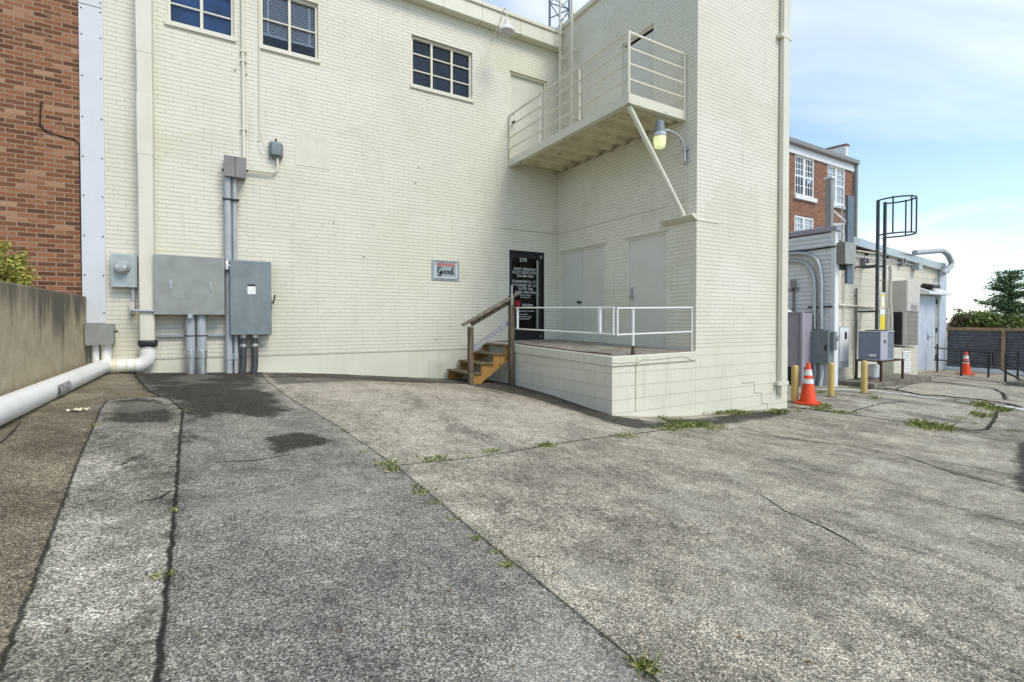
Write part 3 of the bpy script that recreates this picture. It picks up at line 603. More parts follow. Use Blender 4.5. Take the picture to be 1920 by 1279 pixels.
q=WA(966.5,566.5,-.06);mb=MB();zt=q[2];xx=q[0]
mb.prism([(xx,.062,zt+.04),(xx+.05,.062,zt+.04),(xx+.075,.062,zt-.05),(xx+.095,.062,zt+.04),(xx+.145,.062,zt+.04),(xx+.09,.062,zt-.13),(xx+.065,.062,zt-.13)],(0,-.001,0));mb.box((xx+.02,.0615,zt-.075),(xx+.12,.062,zt-.045));mb.build('emblem',M['redvinyl'],gd,flat=True)
# pale patch in the brickwork
mb=MB();mb.box((-5.74,-.006,4.37),(-5.135,.05,4.99));mb.build('patch_panel',M['pale'],bld,bevel=.003)
# little fixings left in the wall
for px,py in ((441,131),(462,139),(779,342),(785,313),(682,481),(626,417),(763,706),(818,635)):
    q=WA(px,py);mb=MB();mb.lathe((q[0],.0,q[2]),[(.012,0),(.012,.025),(.006,.03)],8,(0,-1,0));mb.build('wall_anchor',M['galv'],bld)
# conduit opening and hairline cracks near the right cabinet
mb=MB();q=WA(493,643);mb.lathe((q[0],0,q[2]),[(.055,-.01),(.055,.012),(.045,.016)],16,(0,-1,0));mb.build('blanking_plate',M['pale'],bld)
# ------------------------------------------------------------------ loading platform
pf=thing('loading_platform',(-.95,-2,.2),'cream block loading platform with worn concrete top in the building corner','platform')
mb=MB();mb.add([(-1.88,-3.96,-.4),(0,-3.96,-.4),(0,0,-.4),(-1.88,0,-.4),(-1.88,-3.96,.925),(0,-3.96,.94),(0,0,1.0),(-1.88,0,1.0)],[(0,1,5,4),(3,0,4,7),(4,5,6,7),(1,2,6,5),(2,3,7,6),(3,2,1,0)])
mb.build('block_base',M['cmupaint'],pf)
mb=MB();mb.add([(-1.905,-3.985,.918),(-.003,-3.985,.933),(-.003,-.003,1.0),(-1.905,-.003,1.0),(-1.905,-3.985,1.068),(-.003,-3.985,1.085),(-.003,-.003,1.165),(-1.905,-.003,1.165)],[(0,1,5,4),(3,0,4,7),(4,5,6,7),(1,2,6,5),(2,3,7,6),(3,2,1,0)])
mb.build('concrete_cap',M['parge'],pf,bevel=.012)
mb=MB();mb.add([(-1.84,-3.92,1.0745),(-.01,-3.92,1.0915),(-.01,-.01,1.1695),(-1.84,-.01,1.1695)],[(0,1,2,3)]);mb.build('worn_top',M['slab'],pf,fix=False)
mb=MB()
for a,b in ((-1.41,-1.385),): mb.add([(a,-3.989,.925),(b,-3.989,.925),(b,-3.989,1.06),(a,-3.989,1.06),(a+.004,-3.967,.2),(b-.006,-3.967,.2),(b,-3.967,.915),(a,-3.967,.915)],[(0,1,2,3),(4,5,6,7)])
mb.build('rust_streak',M['rust'] if False else simple('rust_run',(.58,.48,.31),.7,var=.2,scale=12),pf,fix=False)
# white pipe rails on the platform
def platz(y): return 1.165+(.0242*y if y<0 else 0)
rl=thing('pipe_railing',(-1.83,-2.5,1.12),'long white pipe rail along the left edge of the platform','railing','white rails on the platform')
mb=MB();y0=-1.10;y1=-3.95
mb.tube([(-1.83,y0,1.865),(-1.83,y1,1.80)],.0145,10);mb.build('top_rail',M['whitepaint'],rl)
mb=MB();mb.tube([(-1.83,y0,1.445),(-1.83,y1,1.40)],.0145,10);mb.build('bottom_rail',M['whitepaint'],rl)
for y,wd in ((-1.17,.045),(-3.62,.05)):
    mb=MB();mb.box((-1.83-.02,y-wd/2,1.44 if y>-2 else 1.41),(-1.83+.02,y+wd/2,1.86 if y>-2 else 1.81));mb.build('upright',M['whitepaint'],rl,bevel=.004)
mb=MB();mb.tube([(-1.83,-3.93,1.80),(-1.83,-3.93,1.40)],.012,8);mb.build('end_bar',M['whitepaint'],rl)
r2=thing('pipe_railing',(-.85,-3.9,1.08),'short white gate shaped rail at the front edge of the platform','railing','white rails on the platform')
mb=MB();mb.tube([(-1.72,-3.9,1.795),(-.03,-3.9,1.828)],.0145,10);mb.build('top_rail',M['whitepaint'],r2)
mb=MB();mb.tube([(-1.72,-3.9,1.39),(-.03,-3.9,1.42)],.0145,10);mb.build('bottom_rail',M['whitepaint'],r2)
mb=MB();mb.tube([(-1.72,-3.9,1.375),(-1.72,-3.9,1.812)],.016,10);mb.build('upright',M['whitepaint'],r2)
mb=MB();mb.tube([(-.03,-3.9,1.088),(-.03,-3.9,1.84)],.0145,10);mb.build('upright',M['whitepaint'],r2)
pst=MB();pst.tube([(-1.397,-3.9,1.08),(-1.397,-3.9,1.78)],.021,10);pp=pst.build('post',M['whitepaint'],r2)
mb=MB();mb.lathe((-1.397,-3.9,1.076),[(.04,0),(.034,.03),(.025,.08),(.0235,.14)],12);mb.build('rusty_foot',M['rust'],pp)
mb=MB()
pts=[WY(px,py,-3.9645) for px,py in ((1390,719),(1403,718),(1414,717),(1414,737),(1427,737),(1428,757),(1439,757),(1439,769))]
for a,b in zip(pts[:-1],pts[1:]): mb.bar(a,b,.007,.002,(0,-1,0))
mb.build('settlement_crack',M['crack'],bld)
mb=MB();pts=[WY(px,py,-3.9862) for px,py in ((1148,681),(1164,682),(1180,680),(1196,681),(1204,675),(1225,675),(1262,671),(1278,669),(1290,672),(1298,676))]
for a,b in zip(pts[:-1],pts[1:]): mb.bar(a,b,.006,.002,(0,-1,0))
mb.build('cap_crack',M['crack'],pf)
mb=MB();pts=[WX(px,py,-1.9062) for px,py in ((968,643),(1000,648),(1040,653),(1075,658),(1110,661),(1146,664))]
for a,b in zip(pts[:-1],pts[1:]): mb.bar(a,b,.016,.002,(-1,0,0))
mb.build('rusty_edge',M['rust'],pf)
# ------------------------------------------------------------------ wooden steps
st=thing('wooden_steps',(-2.4,-.55,.4),'short weathered wooden steps with yellow stringers against the platform','steps')
TZ=[(-2.86,.605),(-2.60,.785),(-2.33,.965),(-2.06,1.125)]
for k,(x,z) in enumerate(TZ):
    xe=x+.29
    mb=MB();mb.box((x,-1.07,z-.038),(x+.135,-.04,z));mb.box((x+.147,-1.07,z-.038),(min(xe,-1.905),-.04,z));mb.build('tread',M['tread'],st,bevel=.005)
def strg(y):
    p=[(-2.90,y,.36)]
    for x,z in TZ: p+=[(x+.02,y,z-.19 if x>-2.7 else .40),(x+.02,y,z-.04),]
    p+=[(-1.91,y,1.085),(-1.91,y,.84),(-2.62,y,.37)];return p
for y in (-1.04,-.09):
    mb=MB();pts=[(-2.84,y,.38)]
    for i,(x,z) in enumerate(TZ):
        pts.append((x+.03,y,z-.04));pts.append((x+.29 if i<3 else -1.91,y,z-.04))
    pts+=[(-1.91,y,.86),(-2.60,y,.37)]
    mb.prism(pts,(0,.04,0));mb.build('stringer',M['stringer'],st,bevel=.003)
mb=MB()
for i,(x,z) in enumerate(TZ):mb.box((x+.27 if i<3 else -1.93,-.998,z-.02),(x+.285 if i<3 else -1.915,-.095,z+.11)) if False else None
for xp,zt in ((-2.845,1.52),(-1.95,2.14)):
    mb=MB();g0=float(gzz(xp,-1.12));mb.box((xp-.047,-1.18,g0-.1),(xp+.047,-1.085,zt-.03));mb.build('post',M['woodgrey'],st,bevel=.006)
mb=MB();mb.bar((-3.0,-1.13,1.525),(-1.80,-1.13,2.15),.13,.038);mb.build('handrail',M['woodrail'],st,bevel=.005)
mb=MB();mb.bar((-2.80,-1.06,1.535),(-1.99,-1.06,1.96),.036,.085);mb.build('upper_board',M['woodgrey'],st,bevel=.004)
mb=MB();mb.bar((-2.80,-1.06,1.03),(-1.99,-1.06,1.57),.036,.10);mb.build('middle_board',M['woodsilver'],st,bevel=.004)
mb=MB();mb.box((-1.985,-1.20,1.92),(-1.96,-1.19,2.30));mb.build('metal_stake',M['galv'],st)
# ------------------------------------------------------------------ balcony
bal=thing('steel_balcony',(-.67,-1.9,5.04),'cream steel balcony with pipe railing high on the side wall','balcony')
mb=MB();mb.box((-1.35,-3.74,5.04),(-1.30,0,5.20));mb.box((-1.30,-3.74,5.04),(0,-3.69,5.20));mb.build('edge_beam',M['rustcream'],bal,bevel=.004)
mb=MB();mb.box((-1.30,-3.69,5.045),(-1.24,0,5.058));mb.box((-1.24,-3.69,5.045),(0,-3.64,5.058));mb.box((-.07,-3.64,5.03),(-.004,-.01,5.042));mb.build('flange',M['rustcream'],bal)
mb=MB();n=9
for i in range(n):
    y=-3.6+i*.40
    mb.prism([(-1.30,y,5.14),(-1.30,y+.05,5.075),(-1.30,y+.15,5.075),(-1.30,y+.20,5.14)],(1.29,0,0))
mb.box((-1.30,-3.69,5.141),(-.004,-.01,5.185));mb.build('deck',M['deckunder'],bal)
ys=[-.03,-1.204,-2.484,-3.72]
for y in ys:
    mb=MB();mb.tube([(-1.335,y,5.2),(-1.335,y,6.17)],.026 if y<-3 else .02,10);mb.build('railing_post',M['trim'],bal)
mb=MB();mb.tube([(-.03,-3.72,5.2),(-.03,-3.72,6.16)],.022,10);mb.build('railing_post',M['trim'],bal)
for k in range(4):
    z=6.165-.245*k
    mb=MB();mb.tube([(-1.335,0,z),(-1.335,-3.72,z),(-.03,-3.72,z)],.022 if k==0 else .016,10);mb.build('rail',M['trim'],bal)
mb=MB();mb.tube([(-1.27,-3.66,5.04),(-.09,-3.76,3.41)],.042,14);mb.build('brace',M['trim'],bal)
# ------------------------------------------------------------------ roof ladder, roof tower
ld=thing('roof_ladder',(-.18,-.55,5.2),'cream steel ladder from the balcony up to the roof edge','ladder')
for y in (-.335,-.77):
    mb=MB();mb.bar((-.18,y,5.2),(-.18,y,9.0),.06,.02,(1,0,0));mb.build('rail',M['trim'],ld,bevel=.002)
for i in range(12):
    z=5.45+.30*i;mb=MB();mb.tube([(-.18,-.345,z),(-.18,-.76,z)],.011,8);mb.build('rung',M['trim'],ld)
for z in (6.1,7.6,8.40):
    for y in (-.335,-.77): mb=MB();mb.box((-.17,y-.012,z),(-.0,y+.012,z+.05));mb.build('wall_bracket',M['trim'],ld)
tw=thing('lattice_tower',(1.0,1.4,8.38),'dark steel lattice tower standing on the roof','tower')
L3=[(.62,1.2),(1.22,1.15),(1.0,1.75)]
for x,y in L3:
    mb=MB();mb.tube([(x,y,8.38),(x,y,11.5)],.028,8);mb.build('leg',M['antenna'],tw)
mb=MB()
for a in range(3):
    p=L3[a];q=L3[(a+1)%3]
    for k in range(4):
        z=9.35+k*.62;mb.tube([(*p,z),(*q,z)],.014,6);mb.tube([(*(p if k%2 else q),z),(*(q if k%2 else p),z+.62)],.012,6)
mb.build('lattice_bracing',M['antenna'],tw)
mb=MB();mb.box((.60,1.13,8.40),(1.25,1.8,9.2));mb.build('base_box',M['black'],tw)
# ------------------------------------------------------------------ lamps
yl=thing('yard_light',(0,-3.752,4.4),'yard light with yellow lens on a curved arm under the balcony','lamp')
hx=-.665;hy=-3.752
mb=MB();mb.box((-.025,hy-.06,4.30),(0,hy+.06,4.36));mb.box((-.02,hy-.035,4.36),(0,hy+.035,4.58));mb.box((-.06,hy-.05,4.52),(-.0,hy+.05,4.55));mb.build('wall_plate',M['galv'],yl,bevel=.003)
mb=MB();mb.tube([(-.045,hy,4.33),(-.05,hy,4.48),(-.075,hy,4.58),(-.14,hy,4.68),(-.24,hy,4.745),(-.36,hy,4.775),(-.50,hy,4.775),(-.58,hy,4.755)],.022,10);mb.build('arm',M['galv'],yl)
mb=MB();mb.lathe((hx,hy,4.70),[(.088,0),(.088,.02),(.078,.09),(.070,.17),(.05,.19),(.02,.195),(.02,.235),(.0,.236)],20);mb.build('housing',M['greybox2'],yl)
mb=MB();mb.lathe((hx,hy,4.625),[(.105,0),(.11,.01),(.11,.065),(.09,.078)],20);mb.build('collar',M['galv'],yl)
mb=MB();mb.lathe((hx,hy,4.45),[(.065,0),(.085,.012),(.092,.05),(.102,.12),(.104,.175)],20);mb.build('lens',M['lens'],yl)
mb=MB();mb.tube([(-.015,hy,4.33),(-.015,hy,3.72),(-.015,hy+.03,3.69),(-.015,hy+.25,3.672)],.011,8);mb.build('supply_conduit',M['trim'],yl)
gl=thing('gooseneck_lamp',(-1.771,0,7.73),'gooseneck lamp with white enamel shade hung over the eaves','lamp')
X=-1.771
mb=MB();mb.lathe((X,0,7.73),[(.03,-.0),(.03,.015)],12,(0,-1,0));mb.tube([(X,0,7.733),(X,-.10,7.76),(X,-.24,7.83),(X,-.36,7.93),(X,-.47,8.05),(X,-.55,8.09),(X,-.62,8.07),(X,-.65,8.0),(X,-.65,7.80)],.011,8);mb.build('arm',M['trim'],gl)
mb=MB();n=28;prof=[(.045,.22),(.05,.14),(.10,.10),(.16,.03),(.165,.0),(.155,.0),(.15,.025),(.09,.085),(.035,.12)]
mb.lathe((X,-.65,7.57),prof,n);mb.build('shade',M['whitetrim'],gl)
# ------------------------------------------------------------------ rain pipe and drain
dp=thing('drain_pipe',(-7.85,-.14,.8),'cream square downspout running into a thick white drain pipe on the ground','drain pipe')
mb=MB();mb.box((-7.955,-.235,1.24),(-7.765,-.02,7.93));mb.build('downspout',M['trim'],dp,bevel=.012)
mb=MB()
for z in (4.12,5.65): mb=MB();mb.box((-7.958,-.238,z),(-7.762,-.012,z+.9));mb.build('downspout_sleeve',M['trim'],dp,bevel=.004)
mb=MB();mb.box((-7.978,-.252,1.205),(-7.742,-.008,1.315));mb.build('rubber_coupling',M['rubber'],dp,bevel=.035)
mb=MB();
mb.lathe((-7.86,-.13,1.19),[(.112,0),(.112,.014)],24)
mb.build('hose_clamp',M['galv'],dp)
zr=.925;R=.105
mb=MB();mb.tube([(-7.86,-.13,1.21),(-7.86,-.13,1.08)]+[(-7.86-.15+.15*math.cos(a),-.13,1.08-.155*math.sin(a)) for a in np.linspace(0.1,math.pi/2,8)],R,22);mb.build('elbow',M['whitepvc'],dp)
mb=MB();mb.tube([(-8.01,-.13,zr),(-8.30,-.13,zr+.005)],R-.004,22);mb.build('short_pipe',M['whitepvc'],dp)
mb=MB();mb.tube([(-8.10,-.13,zr),(-8.12,-.13,zr)],R+.004,22);mb.tube([(-8.02,-.13,zr),(-8.0,-.13,zr)],R+.003,22);mb.tube([(-8.22,-.13,zr),(-8.30,-.13,zr)],R+.008,22);mb.build('collar',M['creampvc'],dp)
mb=MB();mb.tube([(-8.28,-.13,zr)]+[(-8.30-.10*math.sin(a),-.13-.12*(1-math.cos(a)),zr) for a in np.linspace(.1,math.pi/2,7)],R,22);mb.tube([(-8.40,-.25,zr),(-8.43,-6.5,zr-.06),(-8.45,-13,zr-.16)],R,22);mb.build('long_pipe',M['whitepvc'],dp)
q=MB();
for a in range(1): q.tube([(-8.399,-2.95,zr-.026),(-8.4,-2.5,zr-.022)],R+.001,22,cap=False)
# keep only the strip of the sleeve that faces out: a scuffed printed label
vs=q.v;keep=[f for f in q.f if all(Vector(vs[i]).x>-8.40+.083 for i in f) and all(Vector(vs[i]).z<zr+.06 for i in f)]
q.f=keep;q.build('scuffed_label',simple('scuffed_grey_print',(.33,.33,.31),.6,var=.4,scale=14),dp,fix=False)
# ------------------------------------------------------------------ left neighbour, flashing strip, retaining wall
nb=thing('brick_neighbour_building',(-12,0,1.8),'mottled red brick building joined at the left of the cream wall','building')
mb=MB();mb.box((-16,.004,1.6),(-8.625,6,10.5));mb.build('wall',M['redbrick'],nb,fix=True)
mb=MB();mb.box((-8.645,-.03,1.57),(-8.372,.06,6.24));mb.box((-8.644,-.031,6.25),(-8.373,.06,8.6));fs=mb.build('metal_flashing_strip',M['strip'],nb,bevel=.003)
mb=MB()
for z in (1.72,2.28,2.86,3.45,4.02,4.6,5.2,5.8,6.18,6.32,6.9):
    for x in (-8.615,-8.398): mb.lathe((x,-.03,z),[(.011,0),(.009,.006),(.003,.008)],8,(0,-1,0))
mb.build('screw',M['black'],fs)
mb=MB();mb.tube([(-9.07,-.005,4.70),(-9.08,-.01,4.55),(-9.085,-.008,4.38),(-9.0,-.012,4.30),(-8.85,-.01,4.27),(-8.72,-.012,4.26),(-8.655,-.012,4.20),(-8.652,-.012,3.2),(-8.65,-.012,2.2)],.009,6);mb.lathe((-9.07,.004,4.71),[(.02,0),(.016,.012)],10,(0,-1,0));mb.build('loose_cable',M['black'],nb)
rw=MB();rw.add([],[]);rw.box((-9.0,-14,-.6),(-8.6,.0,1.965));tag(rw.build('retaining_wall',M['concretewall'],bevel=.02),'streaked tan concrete retaining wall beside the white drain pipe','wall')
mb=MB();n_=30;vs=[];fs_=[]
for i in range(n_+1):
    for j in range(11):
        x=-16+(7.0)*j/10;y=-14+14*i/n_;vs.append((x,y,1.80+random.uniform(-.03,.05)))
for i in range(n_):
    for j in range(10): a=i*11+j;fs_.append((a,a+1,a+12,a+11))
mb.add(vs,fs_);tag(mb.build('raised_bed',M['soil'],fix=False),'raised soil bed behind the concrete retaining wall',None,None,'structure')
def leaves(mb,c,r,n,size,shape=None,flat=.0,inner=.45):
    c=np.array(c,float);r=np.array(r,float)
    for _ in range(n):
        d=rng.normal(size=3);d/=np.linalg.norm(d);k=(inner+(1-inner)*rng.random()**.6);p=c+d*r*k
        a=rng.normal(size=3);a[2]*=(1-flat);a/=np.linalg.norm(a);b=np.cross(a,rng.normal(size=3));b/=np.linalg.norm(b)
        s_=size*(.6+.8*rng.random())
        mb.add([p-a*s_,p+b*s_*.5+a*s_*.1,p+a*s_,p-b*s_*.5+a*s_*.1],[(0,1,2,3)])
sh=thing('evergreen_shrub',(-9.25,-1.4,1.8),'yellow green leafy shrub above the retaining wall','shrub')
mb=MB()
for _ in range(120):
    dd=rng.normal(size=3);dd/=np.linalg.norm(dd);leaves(mb,np.array((-9.30,-1.35,2.15))+dd*np.array((.46,.50,.42))*rng.random()**.4,(.10,.10,.09),55,.026,inner=.1)
mb.build('foliage',M['leafshrub'],sh,flat=True,fix=False)
mb=MB()
for _ in range(7):
    a=rng.random()*6.28;mb.tube([(-9.35,-1.45,1.75),(-9.35+.15*math.cos(a),-1.45+.15*math.sin(a),2.05),(-9.35+.3*math.cos(a),-1.45+.36*math.sin(a),2.35)],[.02,.014,.006],6)
mb.build('stems',M['bark'],sh)
# ------------------------------------------------------------------ electrical boxes on the long wall
def wbox(px0,px1,pt,pb,d,back=.0):
    p=WA(px0,pt,d);q=WA(px0,pb,d);r=WA(px1,pt,d);return p[0],r[0],q[2],p[2]
def cab(mb,x0,x1,z0,z1,d,lid=.03,over=.006):
    mb.box((x0+over,-(d-lid-.003),z0+over),(x1-over,-.004,z1-over));mb.box((x0,-d,z0),(x1,-(d-lid),z1))
def wall_z(y,x): return float(gzz(x,y))
x0,x1,z0,z1=wbox(207,257,475,538,.13)
me_=thing('electric_meter',((x0+x1)/2,0,z0),'small grey electric meter box with round glass dial','electric meter')
mb=MB();cab(mb,x0,x1,z0,z1,.13);mb.box((x0+.01,-.14,z0),(x1-.01,-.13,z0+.03));mb.build('enclosure',M['meterbox'],me_,bevel=.006)
mx_=(x0+x1)/2-.02;mz=z1-.20
mb=MB();mb.lathe((mx_,-.13,mz),[(.098,0),(.10,.02),(.09,.03),(.09,.05)],26,(0,-1,0));rg=mb.build('ring',M['galv'],me_)
mb=MB();mb.lathe((mx_,-.18,mz),[(.086,0),(.086,.05),(.07,.075),(.03,.085)],26,(0,-1,0));mb.build('glass_dome',M['meterglass'],rg)
mb=MB();mb.box((mx_-.05,-.262,mz-.022),(mx_+.05,-.258,mz+.022));mb.build('dial_plate',M['signwhite'],rg)
mb=MB();mb.tube([(x1-.06,-.07,z0),(x1-.06,-.07,z0-.21)],.026,10);mb.build('conduit',M['greypvc'],me_)
p=WA(242,566,.1);q=WA(253,589,.1)
mb=MB();mb.box((p[0],-.10,q[2]),(q[0],-.0,p[2]));mb.build('conduit_body',M['accream'],me_,bevel=.008)
mb=MB();mb.tube([(q[0],-.07,q[2]+.06),(-7.7,-.07,q[2]+.06)],.022,10) if False else mb.tube([(q[0],-.26,q[2]+.05),(-7.64,-.26,q[2]+.05)],.022,10);mb.tube([(q[0]-.03,-.08,q[2]+.05),(q[0]-.02,-.24,q[2]+.05),(q[0]+.02,-.26,q[2]+.05)],.022,10);mb.build('conduit',M['greypvc'],me_)
x0,x1,z0,z1=wbox(287,420.5,476,590,.29)
bc=thing('electrical_cabinet',((x0+x1)/2,0,z0),'widest grey wall cabinet with two small pull handles','electrical cabinet')
mb=MB();cab(mb,x0,x1,z0,z1,.29,.02);mb.build('enclosure',M['greybox'],bc,bevel=.006)
for fx in (.235,.79):
    hx_=x0+(x1-x0)*fx;hz_=z0+(z1-z0)*.49
    mb=MB();mb.box((hx_-.017,-.297,hz_-.07),(hx_+.017,-.29,hz_+.07));mb.tube([(hx_,-.297,hz_-.05),(hx_,-.315,hz_-.045),(hx_,-.315,hz_+.045),(hx_,-.297,hz_+.05)],.007,8);mb.build('handle',M['galv'],bc,bevel=.002)
mb=MB();mb.box((x0+.03,-.296,z0+.01),(x0+.04,-.29,z0+.03));mb.box((x0+(x1-x0)*.5-.03,-.31,z0-.055),(x0+(x1-x0)*.5+.03,-.28,z0+.012));mb.build('hasp',M['galv'],bc)
for px in (357,378.2):
    c=WA(px,640,.16)[0];gg=wall_z(-.16,c)
    mb=MB();mb.tube([(c,-.16,z0+.01),(c,-.16,gg+.30)],.068,16);mb.build('conduit',M['greypvc'],bc)
    mb=MB();mb.lathe((c,-.16,gg-.05),[(.068,0),(.070,.30),(.078,.305),(.078,.42),(.07,.43)],18);mb.build('conduit_sleeve',M['galv'],bc)
p=WA(295,630,.05);q=WA(422,627,.05);mb=MB();mb.box((p[0],-.06,p[2]-.018),(q[0],-.005,p[2]+.018));mb.build('strut_channel',M['steel'],bc)
mb=MB()
for px in (357,378.2):
    c=WA(px,640,.16)[0];mb.tube([(c-.07,-.06,p[2]),(c-.075,-.16,p[2]),(c-.03,-.232,p[2]),(c+.03,-.232,p[2]),(c+.075,-.16,p[2]),(c+.07,-.06,p[2])],.008,6)
mb.build('pipe_strap',M['rust'],bc)
x0,x1,z0,z1=wbox(430.8,508.6,487,628.5,.25)
rc_=thing('electrical_cabinet',((x0+x1)/2,0,z0),'tall blue grey wall cabinet with white warning sticker','electrical cabinet')
mb=MB();cab(mb,x0,x1,z0,z1,.25,.025);mb.build('enclosure',M['greybox2'],rc_,bevel=.008)
sx_=x0+(x1-x0)*.51;sz=z0+(z1-z0)*.62
mb=MB();mb.box((sx_-.06,-.2525,sz-.085),(sx_+.06,-.25,sz+.045));mb.build('sticker',M['signwhite'],rc_)
mb=MB();mb.box((sx_-.06,-.2525,sz+.047),(sx_+.06,-.25,sz+.075));mb.build('sticker_header',M['blackvinyl'],rc_)
mb=MB();mb.tube([(x1,-.13,z0+.55),(x1+.035,-.13,z0+.55)],.014,8);mb.bar((x1+.035,-.15,z0+.53),(x1+.06,-.18,z0+.68),.02,.012);mb.box((x1,-.14,z0+.42),(x1+.015,-.12,z0+.60));mb.build('lever',M['black'],rc_)
mb=MB();mb.box((x1-.14,-.14,z1),(x1-.10,-.10,z1+.03));mb.build('hub',M['galv'],rc_)
for px in (456.5,478):
    c=WA(px,660,.13)[0];gg=wall_z(-.13,c)
    mb=MB();mb.tube([(c,-.13,z0+.24-.25),(c,-.13,gg+.25),(c-.005,-.14,gg+.12),(c-.03,-.15,gg-.05)],.052,14);mb.build('conduit',M['darkpvc'],rc_)
    mb=MB();mb.lathe((c,-.13,z0-.20),[(.058,0),(.058,.04),(.05,.05),(.05,.14),(.060,.15),(.060,.2)],16);mb.build('compression_fitting',M['galv'],rc_)
mb=MB();c=WA(425,500,.1)[0];mb.tube([(c-.02,-.17,z1-.10),(c+.18,-.17,z1-.10)],.05,12);mb.lathe((c,-.17,z1-.16),[(.055,0),(.055,.13),(.04,.15)],12);mb.build('cross_nipple',M['galv'],rc_)
x0,x1,z0,z1=wbox(158,212,606.5,648.5,.24)
lb=thing('junction_box',((x0+x1)/2,0,z0),'low grey junction box at the foot of the white metal strip','junction box','grey junction boxes on the wall')
mb=MB();cab(mb,x0,x1,z0,z1,.24,.018);mb.build('enclosure',M['greybox'],lb,bevel=.005)
mb=MB();mb.tube([(x1,-.2,z1-.12),(x1+.03,-.2,z1-.12)],.012,8);mb.lathe((x1+.03,-.2,z1-.12),[(.02,0),(.015,.02)],8,(1,0,0))
for fx in (.04,.5,.96):
    for z in (z0+.015,z1-.015): mb.lathe((x0+(x1-x0)*fx,-.24,z),[(.007,0),(.004,.005)],6,(0,-1,0))
mb.build('fastener',M['black'],lb)
for px,r in ((179,.045),(199,.062)):
    c=WA(px,670,.12)[0];mb=MB();mb.tube([(c,-.10,z0+.02),(c,-.10,.78)],r,14);mb.build('conduit',M['whitepvc'],lb)
x0,x1,z0,z1=wbox(419.4,461.5,290,329,.22)
ub=thing('junction_box',((x0+x1)/2,0,z0),'dark grey junction box halfway up the wall with conduits below','junction box','grey junction boxes on the wall')
mb=MB();cab(mb,x0,x1,z0,z1,.22,.012);mb.build('enclosure',M['greybox3'],ub,bevel=.004)
mb=MB();mb.box(((x0+x1)/2-.004,-.2225,z0+.005),((x0+x1)/2+.004,-.22,z1-.005));mb.box((x0-.03,-.2,z0+.08),(x0,-.17,z0+.11));mb.box((x1,-.2,z0+.12),(x1+.03,-.17,z0+.15));mb.build('seam_and_knobs',M['black'],ub)
for px,r,d_ in ((427.3,.052,.11),(440.3,.034,.10)):
    c=WA(px,420,d_)[0];gg=wall_z(-d_,c);mb=MB();mb.tube([(c,-d_,z0+.01),(c,-d_,gg-.06)],r,14);mb.build('conduit',M['greypvc'],ub)
    mb=MB();mb.lathe((c,-d_,gg+.22),[(r+.001,0),(r+.008,.004),(r+.008,.1),(r+.001,.104)],14);mb.build('coupling',M['greypvc'],ub)
c=WA(433,375,.11);mb=MB();mb.box((c[0]-.12,-.17,c[2]-.012),(c[0]+.12,-.05,c[2]+.012));mb.build('conduit_strap',M['black'],ub)
c=WA(456.5,200,.035)[0];mb=MB();mb.tube([(c,-.035,z1-.01),(c,-.035,7.93)],.026,12);mb.build('riser',M['trim'],ub)
mb=MB()
for py in (97,115,243):
    q=WA(456.5,py,.03);mb.box((c-.04,-.064,q[2]-.012),(c+.05,-.0,q[2]+.012))
mb.build('riser_clamp',M['trim'],ub)
p=WA(463,318,.06);q=WA(519,322,.06);e=WA(520.5,292,.06)
mb=MB();mb.tube([(p[0]-.03,-.06,p[2]),(q[0]-.10,-.06,q[2]-.03),(q[0]-.04,-.06,q[2]-.02),(q[0],-.06,q[2]+.03),(e[0],-.06,q[2]+.10),(e[0],-.06,e[2])],.019,10);mb.build('side_conduit',M['trim'],ub)
x0,x1,z0,z1=wbox(504.5,531.5,261,293,.13)
bb=thing('alarm_bell_box',((x0+x1)/2,0,z0),'rounded grey alarm bell box beside the thin conduits','alarm box')
mb=MB();mb.add([],[]);mb.box((x0,-.10,z0),(x1,-.0,z1));cv=mb.build('cover',M['greybox2'],bb,bevel=.045)
mb=MB();mb.box((x0+.035,-.13,z0+.04),(x1-.035,-.101,z1-.035));mb.build('raised_face',M['greybox2'],bb,bevel=.02)
mb=MB();mb.lathe(((x0+x1)/2,-.06,z1-.005),[(.012,0),(.012,.03),(.02,.035),(.02,.05)],8);mb.build('top_knob',M['black'],bb)
c=WA(487,200,.015)[0];e=WA(487,262,.015)
cc=thing('thin_conduit',(c,0,e[2]),'thin cream conduit beside the window with a blind, wires loose at its foot','conduit')
mb=MB();mb.tube([(c,-.016,7.93),(c,-.016,e[2]+.03),(c-.02,-.016,e[2]-.02)],.0135,10);mb.build('tube',M['trim'],cc)
mb=MB();mb.tube([(c-.01,-.016,e[2]),(c-.03,-.02,e[2]-.10),(c+.04,-.02,e[2]-.24),(c+.14,-.02,e[2]-.30),(c+.22,-.02,e[2]-.27)],.004,5);mb.tube([(c,-.016,e[2]+.2),(c+.05,-.02,e[2]),(c+.10,-.02,e[2]-.20),(c+.18,-.02,e[2]-.31)],.003,5);mb.build('loose_wire',M['signwhite'],cc)
# front downspout on the projecting block
fd=thing('corner_downspout',(2.45,-3.97,.2),'flat cream downspout at the right end of the projecting block','downspout')
mb=MB();mb.box((2.35,-4.06,.2),(2.53,-3.97,8.4));mb.build('pipe',M['trim'],fd,bevel=.01)
for z in (.36,7.0): mb=MB();mb.box((2.26,-4.066,z),(2.60,-3.966,z+.07));mb.build('strap',M['trim'],fd,bevel=.004)
